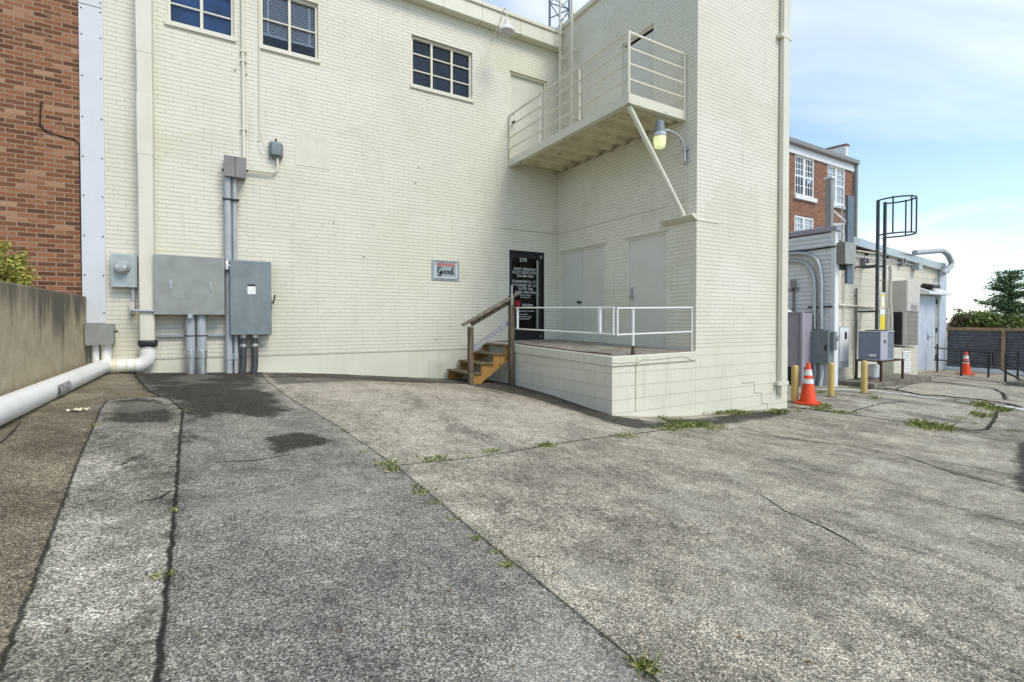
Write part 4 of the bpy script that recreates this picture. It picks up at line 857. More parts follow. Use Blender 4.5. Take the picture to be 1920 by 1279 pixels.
# sign on the wall
p=WA(810,486.5,.02);q=WA(861,524.5,.02);b_=WA(810,524.5,.02)
sg=thing('wall_sign',((p[0]+q[0])/2,0,b_[2]),'square blue grey metal sign lettered Good beside the steps','sign')
x0,x1,z0,z1=p[0],q[0],b_[2],p[2];cx_=(x0+x1)/2;W_=x1-x0;H_=z1-z0
mb=MB();mb.box((x0,-.02,z0),(x1,-.005,z1));mb.build('plate',M['signgrey'],sg,bevel=.003)
mb=MB();fz=z0+.11*H_/.42
for a,b in (((x0+.13*W_,z0+.86*H_),(x0+.10*W_,z0+.14*H_)),((x0+.10*W_,z0+.14*H_),(x1-.09*W_,z0+.14*H_)),((x1-.09*W_,z0+.14*H_),(x1-.12*W_,z0+.86*H_))): mb.bar((a[0],-.022,a[1]),(b[0],-.022,b[1]),.004,.015,(0,-1,0)) if False else mb.bar((a[0],-.0215,a[1]),(b[0],-.0215,b[1]),.016,.003,(0,-1,0))
mb.box((cx_-.012,-.023,z0+.03),(cx_+.012,-.02,z0+.14*H_));mb.build('white_outline',M['signwhite'],sg,flat=True)
text('Franklin County',.062,(cx_,-.0205,z1-.035),M['blackvinyl'],sg,'lettering',shear=.25,ext=.0008)
mb=MB();mb.box((cx_-.19,-.0215,z1-.125),(cx_+.19,-.02,z1-.058));mb.build('red_panel',simple('faded_red_panel',(.42,.22,.22),.5),sg,flat=True)
text('Sandlot Football',.058,(cx_,-.0222,z1-.092),M['redvinyl'],sg,'lettering',ext=.0008)
text('The',.05,(cx_-.17,-.0205,z0+.60*H_),M['blackvinyl'],sg,'lettering',shear=.3,ext=.0008)
text('your neighborhood connection',.036,(cx_,-.0205,z0+.028),M['blackvinyl'],sg,'lettering',ext=.0008,xs=1.0)
# script word drawn with a broad pen
def pen(mb,pts,ox,oz,s,w0,w1):
    pts=[np.array(p,float)*s+np.array((ox,oz)) for p in pts];Q=[]
    for i in range(len(pts)-1):
        p0=pts[max(i-1,0)];p1=pts[i];p2=pts[i+1];p3=pts[min(i+2,len(pts)-1)]
        for t in np.linspace(0,1,7)[:-1]: Q.append(.5*((2*p1)+(-p0+p2)*t+(2*p0-5*p1+4*p2-p3)*t*t+(-p0+3*p1-3*p2+p3)*t**3))
    Q.append(pts[-1]);vs=[]
    for i,q_ in enumerate(Q):
        t=Q[min(i+1,len(Q)-1)]-Q[max(i-1,0)];t/=max(np.hypot(*t),1e-9);n=np.array((-t[1],t[0]));wd=w0+(w1-w0)*abs(t[1])
        vs+=[(q_[0]+n[0]*wd,-.0225,q_[1]+n[1]*wd),(q_[0]-n[0]*wd,-.0225,q_[1]-n[1]*wd)]
    mb.add(vs,[(2*i,2*i+1,2*i+3,2*i+2) for i in range(len(Q)-1)])
mb=MB();s_=W_*.60/5.9;ox=x0+.20*W_;oz=z0+.30*H_
pen(mb,[(1.35,2.0),(1.2,2.35),(.75,2.4),(.25,1.8),(.15,.9),(.5,.35),(1.0,.6),(1.35,1.2),(1.25,.3),(1.0,-.6),(.55,-.85),(.35,-.5),(.8,0.),(1.7,.5)],ox,oz,s_*1.0,.005,.014)
def oo(dx): pen(mb,[(dx+.75,1.2),(dx+.3,1.1),(dx+.05,.55),(dx+.3,.1),(dx+.7,.3),(dx+.85,.85),(dx+.7,1.2),(dx+.9,1.0),(dx+1.3,1.1)],ox,oz,s_,.004,.012)
oo(1.75);oo(2.95)
pen(mb,[(5.0,1.1),(4.6,1.2),(4.2,.6),(4.35,.1),(4.8,.3),(5.2,1.1),(5.6,2.5),(5.25,1.0),(5.2,.25),(5.5,.1),(5.9,.6)],ox,oz,s_,.004,.013)
mb.build('script_lettering',M['blackvinyl'],sg,flat=True,fix=False)
# ------------------------------------------------------------------ siding screen wall beyond the cream block
XS=6.87
sw=thing('siding_shed',(7.0,-1,-.1),'white lap sided screen wall beyond the cream building corner','shed')
mb=MB();z=-.25;top=3.92;h_=.116
while z<top:
    zt=min(z+h_,top);mb.add([(XS-.030,-2.72,z),(XS-.030,5,z),(XS-.001,5,zt),(XS-.001,-2.72,zt),(XS+.05,-2.72,z),(XS+.05,5,z),(XS+.05,5,zt),(XS+.05,-2.72,zt)],[(0,3,2,1),(0,1,5,4),(0,4,7,3),(4,5,6,7)]);z=zt
mb.build('lap_siding',M['siding'],sw,flat=True)
mb=MB();mb.box((XS-.03,-2.83,-.25),(XS+.17,-2.72,3.95));mb.build('corner_board',M['whitetrim'],sw,bevel=.004)
mb=MB();mb.box((XS+.052,-2.72,-.25),(XS+.15,5,3.90));mb.build('core',M['whitetrim'],sw)
mb=MB();mb.box((XS-.06,-2.87,3.951),(XS+.22,5,4.07));mb.build('cap',M['mauve'],sw,bevel=.005)
# ------------------------------------------------------------------ block outbuilding
ob=thing('block_outbuilding',(11,-1,-.1),'long low cream block outbuilding with blue double door','building')
YB=-2.3
DR=(13.32,14.86,-.10,2.50)
mb=MB();wallgrid(mb,TA if False else (lambda u,v,d:(u,YB+d,v)),7.05,15.5,-.4,3.62,[DR],.08)
mb.add([(15.5,YB,-.4),(15.5,4,-.4),(15.5,4,3.6),(15.5,YB,3.6)],[(0,1,2,3)]);mb.add([(7.05,YB,-.4),(7.05,4,-.4),(7.05,4,3.6),(7.05,YB,3.6)],[(0,3,2,1)]);mb.build('wall',M['outblock'],ob,fix=False)
def sl(x): return 3.90-(x-9.1)*.066
mb=MB();mb.add([(7.05,YB-.12,sl(7.05)-.14),(15.62,YB-.12,sl(15.62)-.14),(15.62,4,sl(15.62)-.14),(7.05,4,sl(7.05)-.14),(7.05,YB-.12,sl(7.05)+.1),(15.62,YB-.12,sl(15.62)+.1),(15.62,4,sl(15.62)+.1),(7.05,4,sl(7.05)+.1)],[(0,1,5,4),(1,2,6,5),(2,3,7,6),(3,0,4,7),(4,5,6,7),(3,2,1,0)])
rf=mb.build('roof',M['galv'],ob,bevel=.01)
for a,b in ((DR[0]+.02,(DR[0]+DR[1])/2-.006),((DR[0]+DR[1])/2+.006,DR[1]-.02)):
    mb=MB();mb.box((a,YB+.02,DR[2]+.01),(b,YB+.06,DR[3]-.02));dl=mb.build('door',M['bluedoor'],ob,bevel=.004)
mb=MB();xm=(DR[0]+DR[1])/2+.07;mb.box((xm,YB-.0,.95),(xm+.05,YB+.02,1.15));mb.tube([(xm+.02,YB,1.05),(xm+.02,YB-.06,1.05),(xm+.18,YB-.06,1.05)],.014,8);mb.build('handle',M['steel'],dl)
for zz in (.25,1.2,2.2): mb=MB();mb.box((DR[1]-.03,YB-.012,zz),(DR[1]+.03,YB+.018,zz+.16));mb.build('hinge',M['black'],dl)
mb=MB();mb.prism([(DR[0]-.1,YB,2.50),(DR[0]-.1,YB-.35,2.50),(DR[0]-.1,YB-.35,2.58),(DR[0]-.1,YB,2.74)],(1.85,0,0));mb.build('door_hood',M['whitetrim'],ob,bevel=.005)
mb=MB();mb.box((14.93,YB-.06,-.15),(15.52,YB-.002,3.38));mb.build('corner_pilaster',M['bluedoor'],ob,bevel=.005)
mb=MB();mb.box((7.2,YB-.02,-.3),(13.3,YB-.001,.02));mb.build('plinth',M['parge'],ob)
dpx=[WY(px,py,YB-.25) for px,py in ((1715,474),(1752,471),(1767,470),(1777,477),(1784,491),(1783,499),(1768,513))]
mb=MB();mb.tube(dpx,.085,14);pp=tag(mb.build('vent_pipe',M['greypvc']),'fat grey pipe bent over the outbuilding roof end','pipe')
mb=MB()
a=WY(1606,470,YB-.06);b=WY(1774,495,YB-.06);mb.tube([a,b],.028,8)
cp=thing('wall_conduit',((a[0]+b[0])/2,YB,3.1),'cream pipe slanting under the outbuilding roof edge','conduit','conduits on the outbuilding')
mb.build('pipe',M['trim'],cp)
for k in range(5): q=a+(b-a)*(k+.5)/5;mb=MB();mb.box((q[0]-.015,YB-.10,q[2]-.10),(q[0]+.015,YB-.001,q[2]-.028));mb.build('bracket',M['black'],cp)
a=WY(1606,482,YB-.06);b=WY(1714,497,YB-.06);c=WY(1719,505,YB-.06)
cp=thing('wall_conduit',((a[0]+b[0])/2,YB,3.0),'thin grey conduit ending in a small box above the wall unit','conduit','conduits on the outbuilding')
mb=MB();mb.tube([a,b],.02,8);mb.tube([(c[0],YB-.06,2.95),(c[0],YB-.06,2.75)],.025,8);mb.build('pipe',M['greypvc'],cp)
mb=MB();p=WY(1711,490,YB-.22);q=WY(1730,506,YB-.22);mb.box((p[0]+.5,YB-.22,q[2]),(q[0],YB-.002,p[2]));mb.build('pull_box',M['meterbox'],cp,bevel=.005)
for i,(px,lab) in enumerate(((1623,'small grey bracket lamp on the outbuilding wall left of the caged ladder'),(1693,'small grey bracket lamp on the outbuilding wall above the wall unit'))):
    q=WY(px,492,YB-.1);mb=MB();mb.box((q[0]-.1,YB-.13,q[2]-.12),(q[0]-.02,YB-.002,q[2]+.13));mb.box((q[0]+.03,YB-.16,q[2]-.02),(q[0]+.13,YB-.002,q[2]+.12));mb.box((q[0]-.02,YB-.1,q[2]),(q[0]+.03,YB-.04,q[2]+.04))
    tag(mb.build('bracket_lamp',M['greybox3'],bevel=.005),lab,'lamp','bracket lamps on the outbuilding')
q=WY(1754,537,YB-.3);mb=MB();mb.box((q[0]-.32,YB-.34,q[2]-.04),(q[0]+.30,YB-.002,q[2]+.05));mb.prism([(q[0]-.36,YB-.36,q[2]-.06),(q[0]-.36,YB-.36,q[2]-.03),(q[0]-.2,YB-.02,q[2]+.12),(q[0]-.2,YB-.02,q[2]-.06)],(.64,0,0));tag(mb.build('wall_light',M['black'],bevel=.01),'black flood light over the blue double door','lamp')
for px,y0,y1,r,lab in ((1584,500,612,.02,'thin upright pipe between the siding and the white panel top'),(1606,540,712,.028,'greenish upright gas pipe left of the condenser')):
    a=WY(px,y0,YB-.05);b=WY(px,y1,YB-.05);mb=MB();mb.tube([a,(a[0],a[1],max(b[2],-.1))],r,8);mb.box((a[0]-.03,YB-.07,a[2]-.25),(a[0]+.03,YB-.001,a[2]-.2));tag(mb.build('upright_pipe',M['trim'] if px<1600 else M['oldconc']),lab,'pipe','upright pipes on the outbuilding')
a=WY(1573,572,YB-.05);b=WY(1642,576,YB-.05);mb=MB();mb.tube([a,b],.028,8)
for k in (.2,.8): q=a+(b-a)*k;mb.box((q[0]-.015,YB-.08,q[2]-.04),(q[0]+.015,YB-.001,q[2]+.04))
tag(mb.build('level_pipe',M['trim']),'level cream pipe left of the caged ladder','pipe')
# wall unit
wu=thing('wall_air_conditioner',(11.65,YB,.8),'tall beige wall mounted air conditioner beside blue door','air conditioner')
X0,X1,Y0=11.22,12.15,-2.76
mb=MB();mb.box((X0,Y0,1.90),(X1,YB-.002,2.86));mb.box((X0,Y0+.02,.82),(X0+.03,YB-.002,1.90));mb.box((X0+.03,Y0+.03,.82),(X1,YB-.002,1.895));mb.build('casing',M['accream'],wu,bevel=.008)
mb=MB();mb.box((X0+.03,Y0-.012,2.14),(X1-.02,Y0-.001,2.84));mb.box((X0+.03,Y0-.012,1.905),(X1-.02,Y0-.001,2.125));mb.build('front_panel',M['accream'],wu,bevel=.003)
mb=MB()
for k in range(9): mb.box((X0+.25,Y0-.016,1.93+k*.02),(X1-.2,Y0-.012,1.94+k*.02))
mb.build('vent',M['greybox3'],wu)
mb=MB()
for k in range(26): mb.box((X0+.05,Y0+.015,.86+k*.04),(X1-.03,Y0+.03,.875+k*.04))
mb.build('coil_grille',M['oldconc'],wu)
mb=MB();mb.box((X0-.006,Y0+.10,.86),(X0,YB-.06,1.88));mb.build('dark_opening',M['black'],wu)
mb=MB();mb.box((X0-.55,-2.66,-.2),(X1+.15,YB-.022,.78));bsx=tag(mb.build('masonry_base',M['outblock'],bevel=.01),'cream masonry plinth with louver under the wall air conditioner','plinth')
mb=MB()
for k in range(11): mb.prism([(X0+.02,-2.662,.0+k*.062),(X0+.02,-2.70,.0+k*.062),(X0+.02,-2.662,.045+k*.062)],(.5,0,0))
BASE[bsx.name]=Vector((0,0,0));mb.build('louver',M['signwhite'],bsx)
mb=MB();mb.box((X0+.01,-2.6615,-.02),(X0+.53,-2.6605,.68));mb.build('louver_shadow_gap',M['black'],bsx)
mb=MB();q=[(X0-.35,-2.45,3.3),(X0-.30,-2.45,3.1),(X0-.32,-2.45,2.3),(X0-.2,-2.45,1.7),(X0-.2,-2.45,.78)];mb.tube(q,.05,8);mb.tube([(X0-.5,-2.45,2.0),(X0-.42,-2.45,1.9),(X0-.42,-2.45,.78)],.03,8);tag(mb.build('flexible_duct',M['accream']),'beige flexible pipes running down beside the wall air conditioner','pipe')
# concrete pad, condenser and its stand
mb=MB();mb.box((7.32,-3.56,-.3),(10.75,-2.68,.01));tag(mb.build('concrete_pad',M['oldconc'],bevel=.025),'low concrete pad under the outdoor condenser','pad')
cu_=thing('condenser_unit',(8.4,-3.15,.55),'blue grey outdoor condenser unit on a metal stand','air conditioner')
X0,X1,Y0,Y1,Z0,Z1=8.0,8.78,-3.40,-2.86,.56,1.33
mb=MB();mb.box((X0+.01,Y0+.01,Z0+.03),(X1-.01,Y1,Z1-.03));mb.build('cabinet',M['acgrey'],cu_,bevel=.02)
mb=MB();mb.box((X0-.006,Y0-.006,Z1-.03),(X1+.006,Y1+.006,Z1));mb.box((X0,Y0,Z0),(X1,Y1,Z0+.03));mb.build('top_and_base_pan',M['aclight'],cu_,bevel=.01)
mb=MB();mb.box((X0-.002,Y0-.002,Z0+.03),(X0+.40,Y0+.02,Z1-.03));mb.build('corner_panel',M['aclight'],cu_,bevel=.008)
mb=MB()
for k in range(11): mb.box((X0+.42,Y0+.0,Z0+.06+k*.06),(X1-.02,Y0+.012,Z0+.07+k*.06))
for k in range(7): mb.box((X0+.43+k*.05,Y0-.002,Z0+.04),(X0+.436+k*.05,Y0+.004,Z1-.04))
mb.build('coil_guard',M['aclight'],cu_)
mb=MB();mb.box((X0-.004,Y0+.10,Z0+.10),(X0+.002,Y0+.26,Z0+.16));mb.build('maker_plate',M['signwhite'],cu_)
mb=MB();mb.lathe((X0+.22,Y0-.002,Z1-.27),[(.05,0),(.045,.006)],16,(0,-1,0));mb.build('round_badge',M['blackvinyl'],cu_)
mb=MB();mb.lathe((8.39,-3.13,Z1),[(.25,0),(.25,.02),(.10,.03)],20);mb.build('fan_guard',M['black'],cu_)
stn_=thing('metal_stand',(8.4,-3.1,.0),'rusty angle iron stand carrying the condenser unit','stand')
mb=MB();mb.box((X0-.05,Y0-.05,.52),(X1+.5,Y0-.0,.556));mb.box((X0-.05,Y1,.52),(X1+.5,Y1+.05,.556));mb.box((X0-.05,Y0,.52),(X0,Y1,.556));mb.box((X1+.45,Y0,.52),(X1+.5,Y1,.556));mb.build('frame',M['rust'],stn_)
for x in (X0-.045,X1+.44):
    for y in (Y0-.045,Y1-.01): mb=MB();mb.box((x,y,.0),(x+.05,y+.05,.52));mb.build('leg',M['rust'],stn_)
mb=MB();mb.box((8.55,-3.05,.012),(8.85,-2.85,.40));tag(mb.build('drain_jug',M['signwhite'],bevel=.05),'pale plastic can under the metal stand','can')
# caged roof ladder
cl=thing('caged_ladder',(9.27,-2.85,1.3),'dark steel ladder with round safety cage above the condenser','ladder')
zt=WY(1650,377,-2.85)[2];zb=1.36;zc=WY(1650,445,-2.85)[2]
for x in (9.06,9.48): mb=MB();mb.box((x-.032,-2.90,zb),(x+.032,-2.83,zt));mb.build('rail',M['ladder'],cl)
z=zb+.2
while z<zc: mb=MB();mb.tube([(9.08,-2.86,z),(9.46,-2.86,z)],.012,6);mb.build('rung',M['galv'],cl);z+=.3
def hoop(z): return [(9.27+.40*math.cos(a),-3.20-.46*math.sin(a),z) for a in np.linspace(-.77,math.pi+.77,25)]
for z in (zt-.03,zc+.02):
    pts=hoop(z);pts=[(9.48,-2.87,z)]+pts+[(9.06,-2.87,z)];mb=MB()
    for a,b in zip(pts[:-1],pts[1:]): mb.bar(a,b,.012,.042)
    mb.build('cage_hoop',M['ladder'],cl)
for i in (5,10,14,19):
    p=hoop(0)[i];mb=MB();mb.bar((p[0],p[1],zc+.0),(p[0],p[1],zt),.036,.012,(1,0,0));mb.build('cage_bar',M['ladder'],cl)
for z in (1.85,3.15):
    for x in (9.06,9.48): mb=MB();mb.box((x-.03,-2.86,z),(x+.03,YB-.001,z+.05));mb.build('wall_bracket',M['ladder'],cl)
mb=MB();mb.box((9.12,-2.915,zb+.02),(9.44,-2.902,2.42));gb=mb.build('anti_climb_guard',M['accream'],cl)
for a,b in (((9.13,-2.919,zb+.0),(9.43,-2.9155,zb+.40)),((9.17,-2.919,1.98),(9.39,-2.9155,2.36))): mb=MB();mb.box(a,b);mb.build('yellow_notice',M['signyellow'],gb)
for a,b in (((9.14,-2.919,zb+.43),(9.42,-2.9155,zb+.56)),((9.20,-2.922,2.0),(9.36,-2.9195,2.30))): mb=MB();mb.box(a,b);mb.build('white_notice',M['signwhite'],gb)
# boxes and conduits on the siding
d=.26;xf=XS-.03-d
a=WX(1507,620,xf);b=WX(1553,620,xf);c=WX(1553,682,xf)
eb=thing('electrical_cabinet',(xf+d/2,(a[1]+b[1])/2,c[2]),'blue grey cabinet on white siding below two bent conduits','electrical cabinet')
mb=MB();mb.box((xf+.03,b[1],c[2]),(XS-.017,a[1],a[2]));mb.box((xf,b[1]-.006,c[2]-.006),(xf+.027,a[1],a[2]+.006));mb.build('enclosure',M['greybox2'],eb,bevel=.006)
mb=MB();mb.box((xf-.02,b[1]+.04,(a[2]+c[2])/2-.08),(xf,b[1]+.08,(a[2]+c[2])/2+.05));mb.build('latch',M['black'],eb)
mb=MB();mb.box((xf+.10,b[1]-.10,a[2]-.50),(xf+.24,b[1]-.007,a[2]-.02));mb.build('side_box',M['greybox2'],eb,bevel=.005)
mb=MB();mb.lathe((xf+.24,b[1]-.08,a[2]-.16),[(.09,0),(.09,.04),(.075,.06)],16,(0,-1,0));mb.build('meter_dial',M['galv'],eb)
for pts in ([(1477,476),(1500,475),(1512,476),(1523,480),(1532,489),(1537,502),(1540,525),(1540,617)],[(1470,490),(1492,489),(1504,491),(1514,497),(1522,508),(1526,522),(1527,545),(1527,617)]):
    mb=MB();mb.tube([WX(px,py,XS-.09) for px,py in pts],.052,12);mb.build('bent_conduit',M['galv'],eb)
for px in (1527,1540):
    q=WX(px,700,XS-.12);mb=MB();mb.tube([(XS-.12,q[1],c[2]),(XS-.12,q[1],.12),(XS-.16,q[1],0),(XS-.2,q[1],-.15)],.055,12);mb.lathe((XS-.12,q[1],.15),[(.062,0),(.062,.1)],12);mb.build('lower_conduit',M['greypvc'],eb)
a=WX(1477,472,XS-.04);b=WX(1567,462,XS-.04);mb=MB();mb.tube([(XS-.04,a[1]+1,a[2]),(XS-.04,(a[1]+b[1])/2,(a[2]+b[2])/2-.02),(XS-.04,b[1],b[2])],.022,8);tag(mb.build('black_conduit',M['black']),'black conduit running level across the white siding','conduit')
mb=MB();a=WX(1515,576,XS-.05);b=WX(1560,576,XS-.05);mb.box((XS-.06,b[1],a[2]-.02),(XS-.017,a[1],a[2]+.02));tag(mb.build('strut_channel',M['black']),'black strut holding the bent conduits to the siding','strut')
a=WX(1489,528,XS-.05);b=WX(1489,583,XS-.05);mb=MB();mb.box((XS-.08,a[1]-.02,b[2]-.3),(XS-.017,a[1]+.03,a[2]-.15));mb.box((XS-.08,a[1]-.12,a[2]-.26),(XS-.02,a[1]+.16,a[2]-.20));mb.lathe((XS-.09,a[1],a[2]-.17),[(.06,0),(.07,.15),(.05,.22)],12);tag(mb.build('siding_lamp',M['greybox3']),'small grey lamp on a black post against the siding','lamp')
xp=7.30;a=WY(1574,612,YB-.2);b=WY(1592,612,YB-.2);c=WY(1574,690,YB-.2)
pn=thing('breaker_panel',((a[0]+b[0])/2,YB,c[2]),'pale breaker panel on outbuilding wall beside the siding corner','breaker panel')
mb=MB();mb.box((a[0]-.1,YB-.2,c[2]),(b[0],YB-.002,a[2]));mb.build('enclosure',M['meterbox'],pn,bevel=.006)
mb=MB();mb.box((a[0]+.03,YB-.206,c[2]+.18),(b[0]-.03,YB-.2005,a[2]-.04));mb.build('door',M['whitetrim'],pn,bevel=.003)
mb=MB();mb.box((b[0]-.25,YB-.209,a[2]-.36),(b[0]-.13,YB-.2065,a[2]-.16));mb.build('warning_label',M['blackvinyl'],pn)
mb=MB();mb.box((b[0],YB-.14,a[2]-.30),(b[0]+.22,YB-.002,a[2]));mb.build('disconnect_box',M['accream'],pn,bevel=.004)
mb=MB();mb.tube([(a[0]+.05,YB-.1,a[2]),(a[0]+.05,YB-.1,a[2]+.2),(a[0]+.0,YB-.08,a[2]+.32),(a[0]-.1,YB-.05,a[2]+.38)],.03,8);mb.build('whip_conduit',M['greypvc'],pn)
# mauve cabinet at the building corner
mc=thing('utility_cabinet',(6.2,-2.2,-.1),'mauve grey utility cabinet half hidden by the cream corner','cabinet')
xf=6.1;e=WX(1506,600,xf)[1];zt=WX(1500,587,xf)[2]
mb=MB();mb.box((xf+.02,e+.06,.38),(6.65,e+1.6,zt));mb.build('panel_box',M['mauve'],mc,bevel=.01)
mb=MB();mb.box((xf-.03,e,-.15),(xf+.06,e+.075,zt+.03));mb.box((xf-.03,e+.076,zt-.01),(xf+.06,e+1.6,zt+.03));mb.box((xf-.02,e+.105,.38),(xf+.0,e+.13,zt-.02));mb.build('frame',M['mauve'],mc,bevel=.005)
mb=MB();mb.box((xf+.1,e+.1,-.15),(6.6,e+1.55,.379));mb.build('shaded_gap_fill',M['rubber'],mc)  # black block stands in for the shaded gap under the panel
mb=MB();mb.lathe((xf+.3,e+.75,zt+.03),[(.28,0),(.2,.08),(.06,.13)],18);mb.build('roof_vent',M['whitetrim'],mc)
# pull box and antenna mast at the top of the siding corner
bx=thing('grey_pull_box',(7.15,-2.94,3.07),'large square grey pull box on siding corner post','junction box','grey junction boxes on the wall')
mb=MB();mb.box((6.90,-3.04,3.08),(7.45,-2.84,3.64));mb.build('box',M['mauve'] if False else M['greybox'],bx,bevel=.006)
mb=MB();mb.box((6.893,-3.03,3.09),(6.899,-2.85,3.63));mb.build('shaded_side',M['greybox3'],bx)  # darker sheet puts the shade of the left face into its colour
mb=MB();q=WY(1573,445,-2.9);mb.tube([(7.05,-2.9,3.64),(7.05,-2.9,3.86),(7.0,-2.9,3.95)],.03,8);mb.build('riser',M['accream'],bx)
mb=MB();mb.box((7.02,-2.838,3.1),(7.12,-2.60,3.6)) if False else None
an=thing('antenna_mast',(6.95,-2.5,4.07),'pale square post with slate blue antenna panel above siding roof','antenna')
q0=WX(1556,336,6.95);yq=q0[1]
mb=MB();mb.box((6.88,yq-.07,4.071),(7.02,yq+.07,q0[2]));mb.build('post',M['greybox'],an,bevel=.004)
mb=MB();mb.box((6.84,yq-.10,q0[2]),(7.06,yq+.10,q0[2]+.05));mb.build('post_cap',M['whitetrim'],an)
yp=yq-.32;a=WY(1590.5,365,yp);b=WY(1602,365,yp);c=WY(1596,532,yp)
mb=MB();mb.box((a[0],yp,c[2]),(b[0],yp+.07,a[2]));mb.build('antenna_panel',M['antenna'],an,bevel=.008)
mb=MB()
for z in (a[2]-.28,a[2]-.75): mb.bar((7.0,yq,z+.0),(a[0]+.05,yp+.05,z),.05,.05)
mb.bar((7.0,yq,a[2]-.32),(a[0]+.03,yp+.04,a[2]-.72),.04,.04);mb.bar((7.28,(yq+yp)/2,a[2]-.25),(7.28,(yq+yp)/2,a[2]-.95),.03,.03);mb.build('brace',M['whitetrim'],an)
mb=MB()
for z in (a[2]-.24,a[2]-.72): mb.box((b[0],yp+.02,z),(b[0]+.10,yp+.05,z+.05))
mb.box((7.05,yp+.071,c[2]+.35),(a[0]+.02,yp+.12,c[2]+.5));mb.build('clamp',M['black'],an)
# bollards and cones
bol=None
BP=[(1490,754,685,'leftmost yellow bollard, partly behind the first orange cone'),(1558,744,677,'middle yellow bollard in front of the blue grey cabinet'),(1620,738,675,'right yellow bollard in front of the condenser unit')]
for px,py,pt,lab in BP:
    g0=GP(px,py)
    if bol is None:
        bol=thing('bollard',g0,lab,'bollard','yellow bollards at the yard edge')
        mb=MB();mb.lathe(g0-np.array((0,0,.1)),[(.068,0),(.068,.84),(.062,.87),(.045,.89),(.0,.895)],18);mb.build('post',M['yellow'],bol)
        mb=MB();mb.lathe(g0+np.array((0,0,-.04)),[(.14,0),(.13,.05),(.075,.065)],16);mb.build('footing',M['oldconc'],bol)
        BOLG=g0
    else:
        c=bol.copy();COL.objects.link(c);c.location=tuple(g0);c['label']=lab
        for ch in bol.children:
            k=ch.copy();COL.objects.link(k);k.parent=c
def cone(g0,H,lab,rot):
    t=thing('traffic_cone',g0,lab,'traffic cone','orange cones in the yard');s_=H/.72
    mb=MB();c_,sn=math.cos(rot),math.sin(rot);hb=.19*s_
    pts=[(hb,hb*.72),(hb*.72,hb),(-hb*.72,hb),(-hb,hb*.72),(-hb,-hb*.72),(-hb*.72,-hb),(hb*.72,-hb),(hb,-hb*.72)]
    mb.prism([(g0[0]+x*c_-y*sn,g0[1]+x*sn+y*c_,g0[2]+.004) for x,y in pts],(0,0,.03*s_));mb.build('base',M['orange'],t,bevel=.006)
    mb=MB();mb.lathe(g0+np.array((0,0,.03*s_)),[(.135*s_,0),(.128*s_,.025*s_),(.033*s_,H-.05*s_),(.026*s_,H-.03*s_),(.012*s_,H-.03*s_)],28);mb.build('cone_body',M['orange'],t)
    def rr(z): return (.128-(.128-.033)*(z-.055)/(.70-.055))*s_+.004
    for a,b in ((.36,.44),(.50,.60)):
        mb=MB();mb.lathe(g0+np.array((0,0,0)),[(rr(a)-.004,a*s_),(rr(a),a*s_),(rr(b),b*s_),(rr(b)-.004,b*s_)],28);mb.build('white_band',M['reflect'],t)
cone(GP(1515,757.),.87,'nearest orange traffic cone with two white bands beside the yellow bollards',.3)
cone(GP(1811,702),.74,'far orange traffic cone in front of the black corrugated fence',.7)
# fence
fn=thing('corrugated_fence',(15.65,-5,-.15),'black corrugated metal fence in a tan wooden frame','fence')
mb=MB();xf=15.64;n=13*10;zb,zt=-.02,1.27;vs=[]
for i in range(n+1):
    z=zb+(zt-zb)*i/n;x=xf+.03*math.sin(2*math.pi*i/10)
    vs+=[(x,-2.36,z),(x,-11,z)]
mb.add(vs,[(2*i,2*i+1,2*i+3,2*i+2) for i in range(n)]);mb.add([(xf+.05,-2.36,zb),(xf+.05,-11,zb),(xf+.05,-11,zt),(xf+.05,-2.36,zt)],[(0,1,2,3)]);cs_=mb.build('corrugated_sheet',M['blackfence'],fn,fix=False)
for e_ in cs_.data.edges: e_.use_edge_sharp=False
mb=MB();mb.box((xf-.07,-11,1.27),(xf+.12,-2.34,1.37));mb.build('top_rail',M['fencewood'],fn,bevel=.004)
for y in (-3.85,-5.6,-7.35,-9.1): mb=MB();mb.box((xf-.09,y-.05,-.15),(xf-.031,y+.05,1.268));mb.build('post',M['fencewood'],fn,bevel=.004)
mb=MB();mb.box((xf-.12,-11,-.3),(xf+.1,-2.33,-.025));mb.build('concrete_curb',M['whitetrim'],fn,bevel=.01)
# black handrails
def hrail(lab,base,posts,rails,r=.026):
    t=thing('metal_handrail',base,lab,'handrail','black handrails by the fence')
    for p,zt in posts: mb=MB();g_=float(gzz(p[0],p[1]));mb.tube([(p[0],p[1],g_-.05),(p[0],p[1],zt)],r,8);mb.build('post',M['black'],t)
    for pts in rails: mb=MB();mb.tube(pts,r*.85,8);mb.build('rail',M['black'],t)
def P3(px,py,g): r_=ray(px,py);k=(np.hypot(g[0]-EYE[0],g[1]-EYE[1]))/np.hypot(r_[0],r_[1]);return EYE+r_*k
p1=GP(1757,697);p2=GP(1802,705);p3=GP(1853,707.5);p4=GP(1885,717);p5=GP(1935,722);p6=GP(1908,711)
T1=P3(1757,645,p1);T2=P3(1802,656,p2);T3=P3(1853,659,p3)
hrail('black two bar handrail from the blue door past the far cone',p2,[(p1,T1[2]+.0),(p2,T2[2]),(p3,T3[2])],[[P3(1752,652,p1),P3(1802,657,p2),P3(1853,660,p3),P3(1862,661,p3),P3(1862,684,p3)],[P3(1752,675,p1),P3(1802,677,p2),P3(1853,682,p3)]])
hrail('black sloping stair handrail at right edge before the fence',p4,[(p4,P3(1885,664,p4)[2]),(p6,P3(1908,658,p6)[2])],[[P3(1862,684,p3),P3(1885,697,p4),P3(1960,738,p5)],[P3(1885,664,p4),P3(1960,700,p5)],[P3(1908,660,p6),P3(1965,682,p5)],[P3(1885,680,p4),P3(1960,716,p5)]])
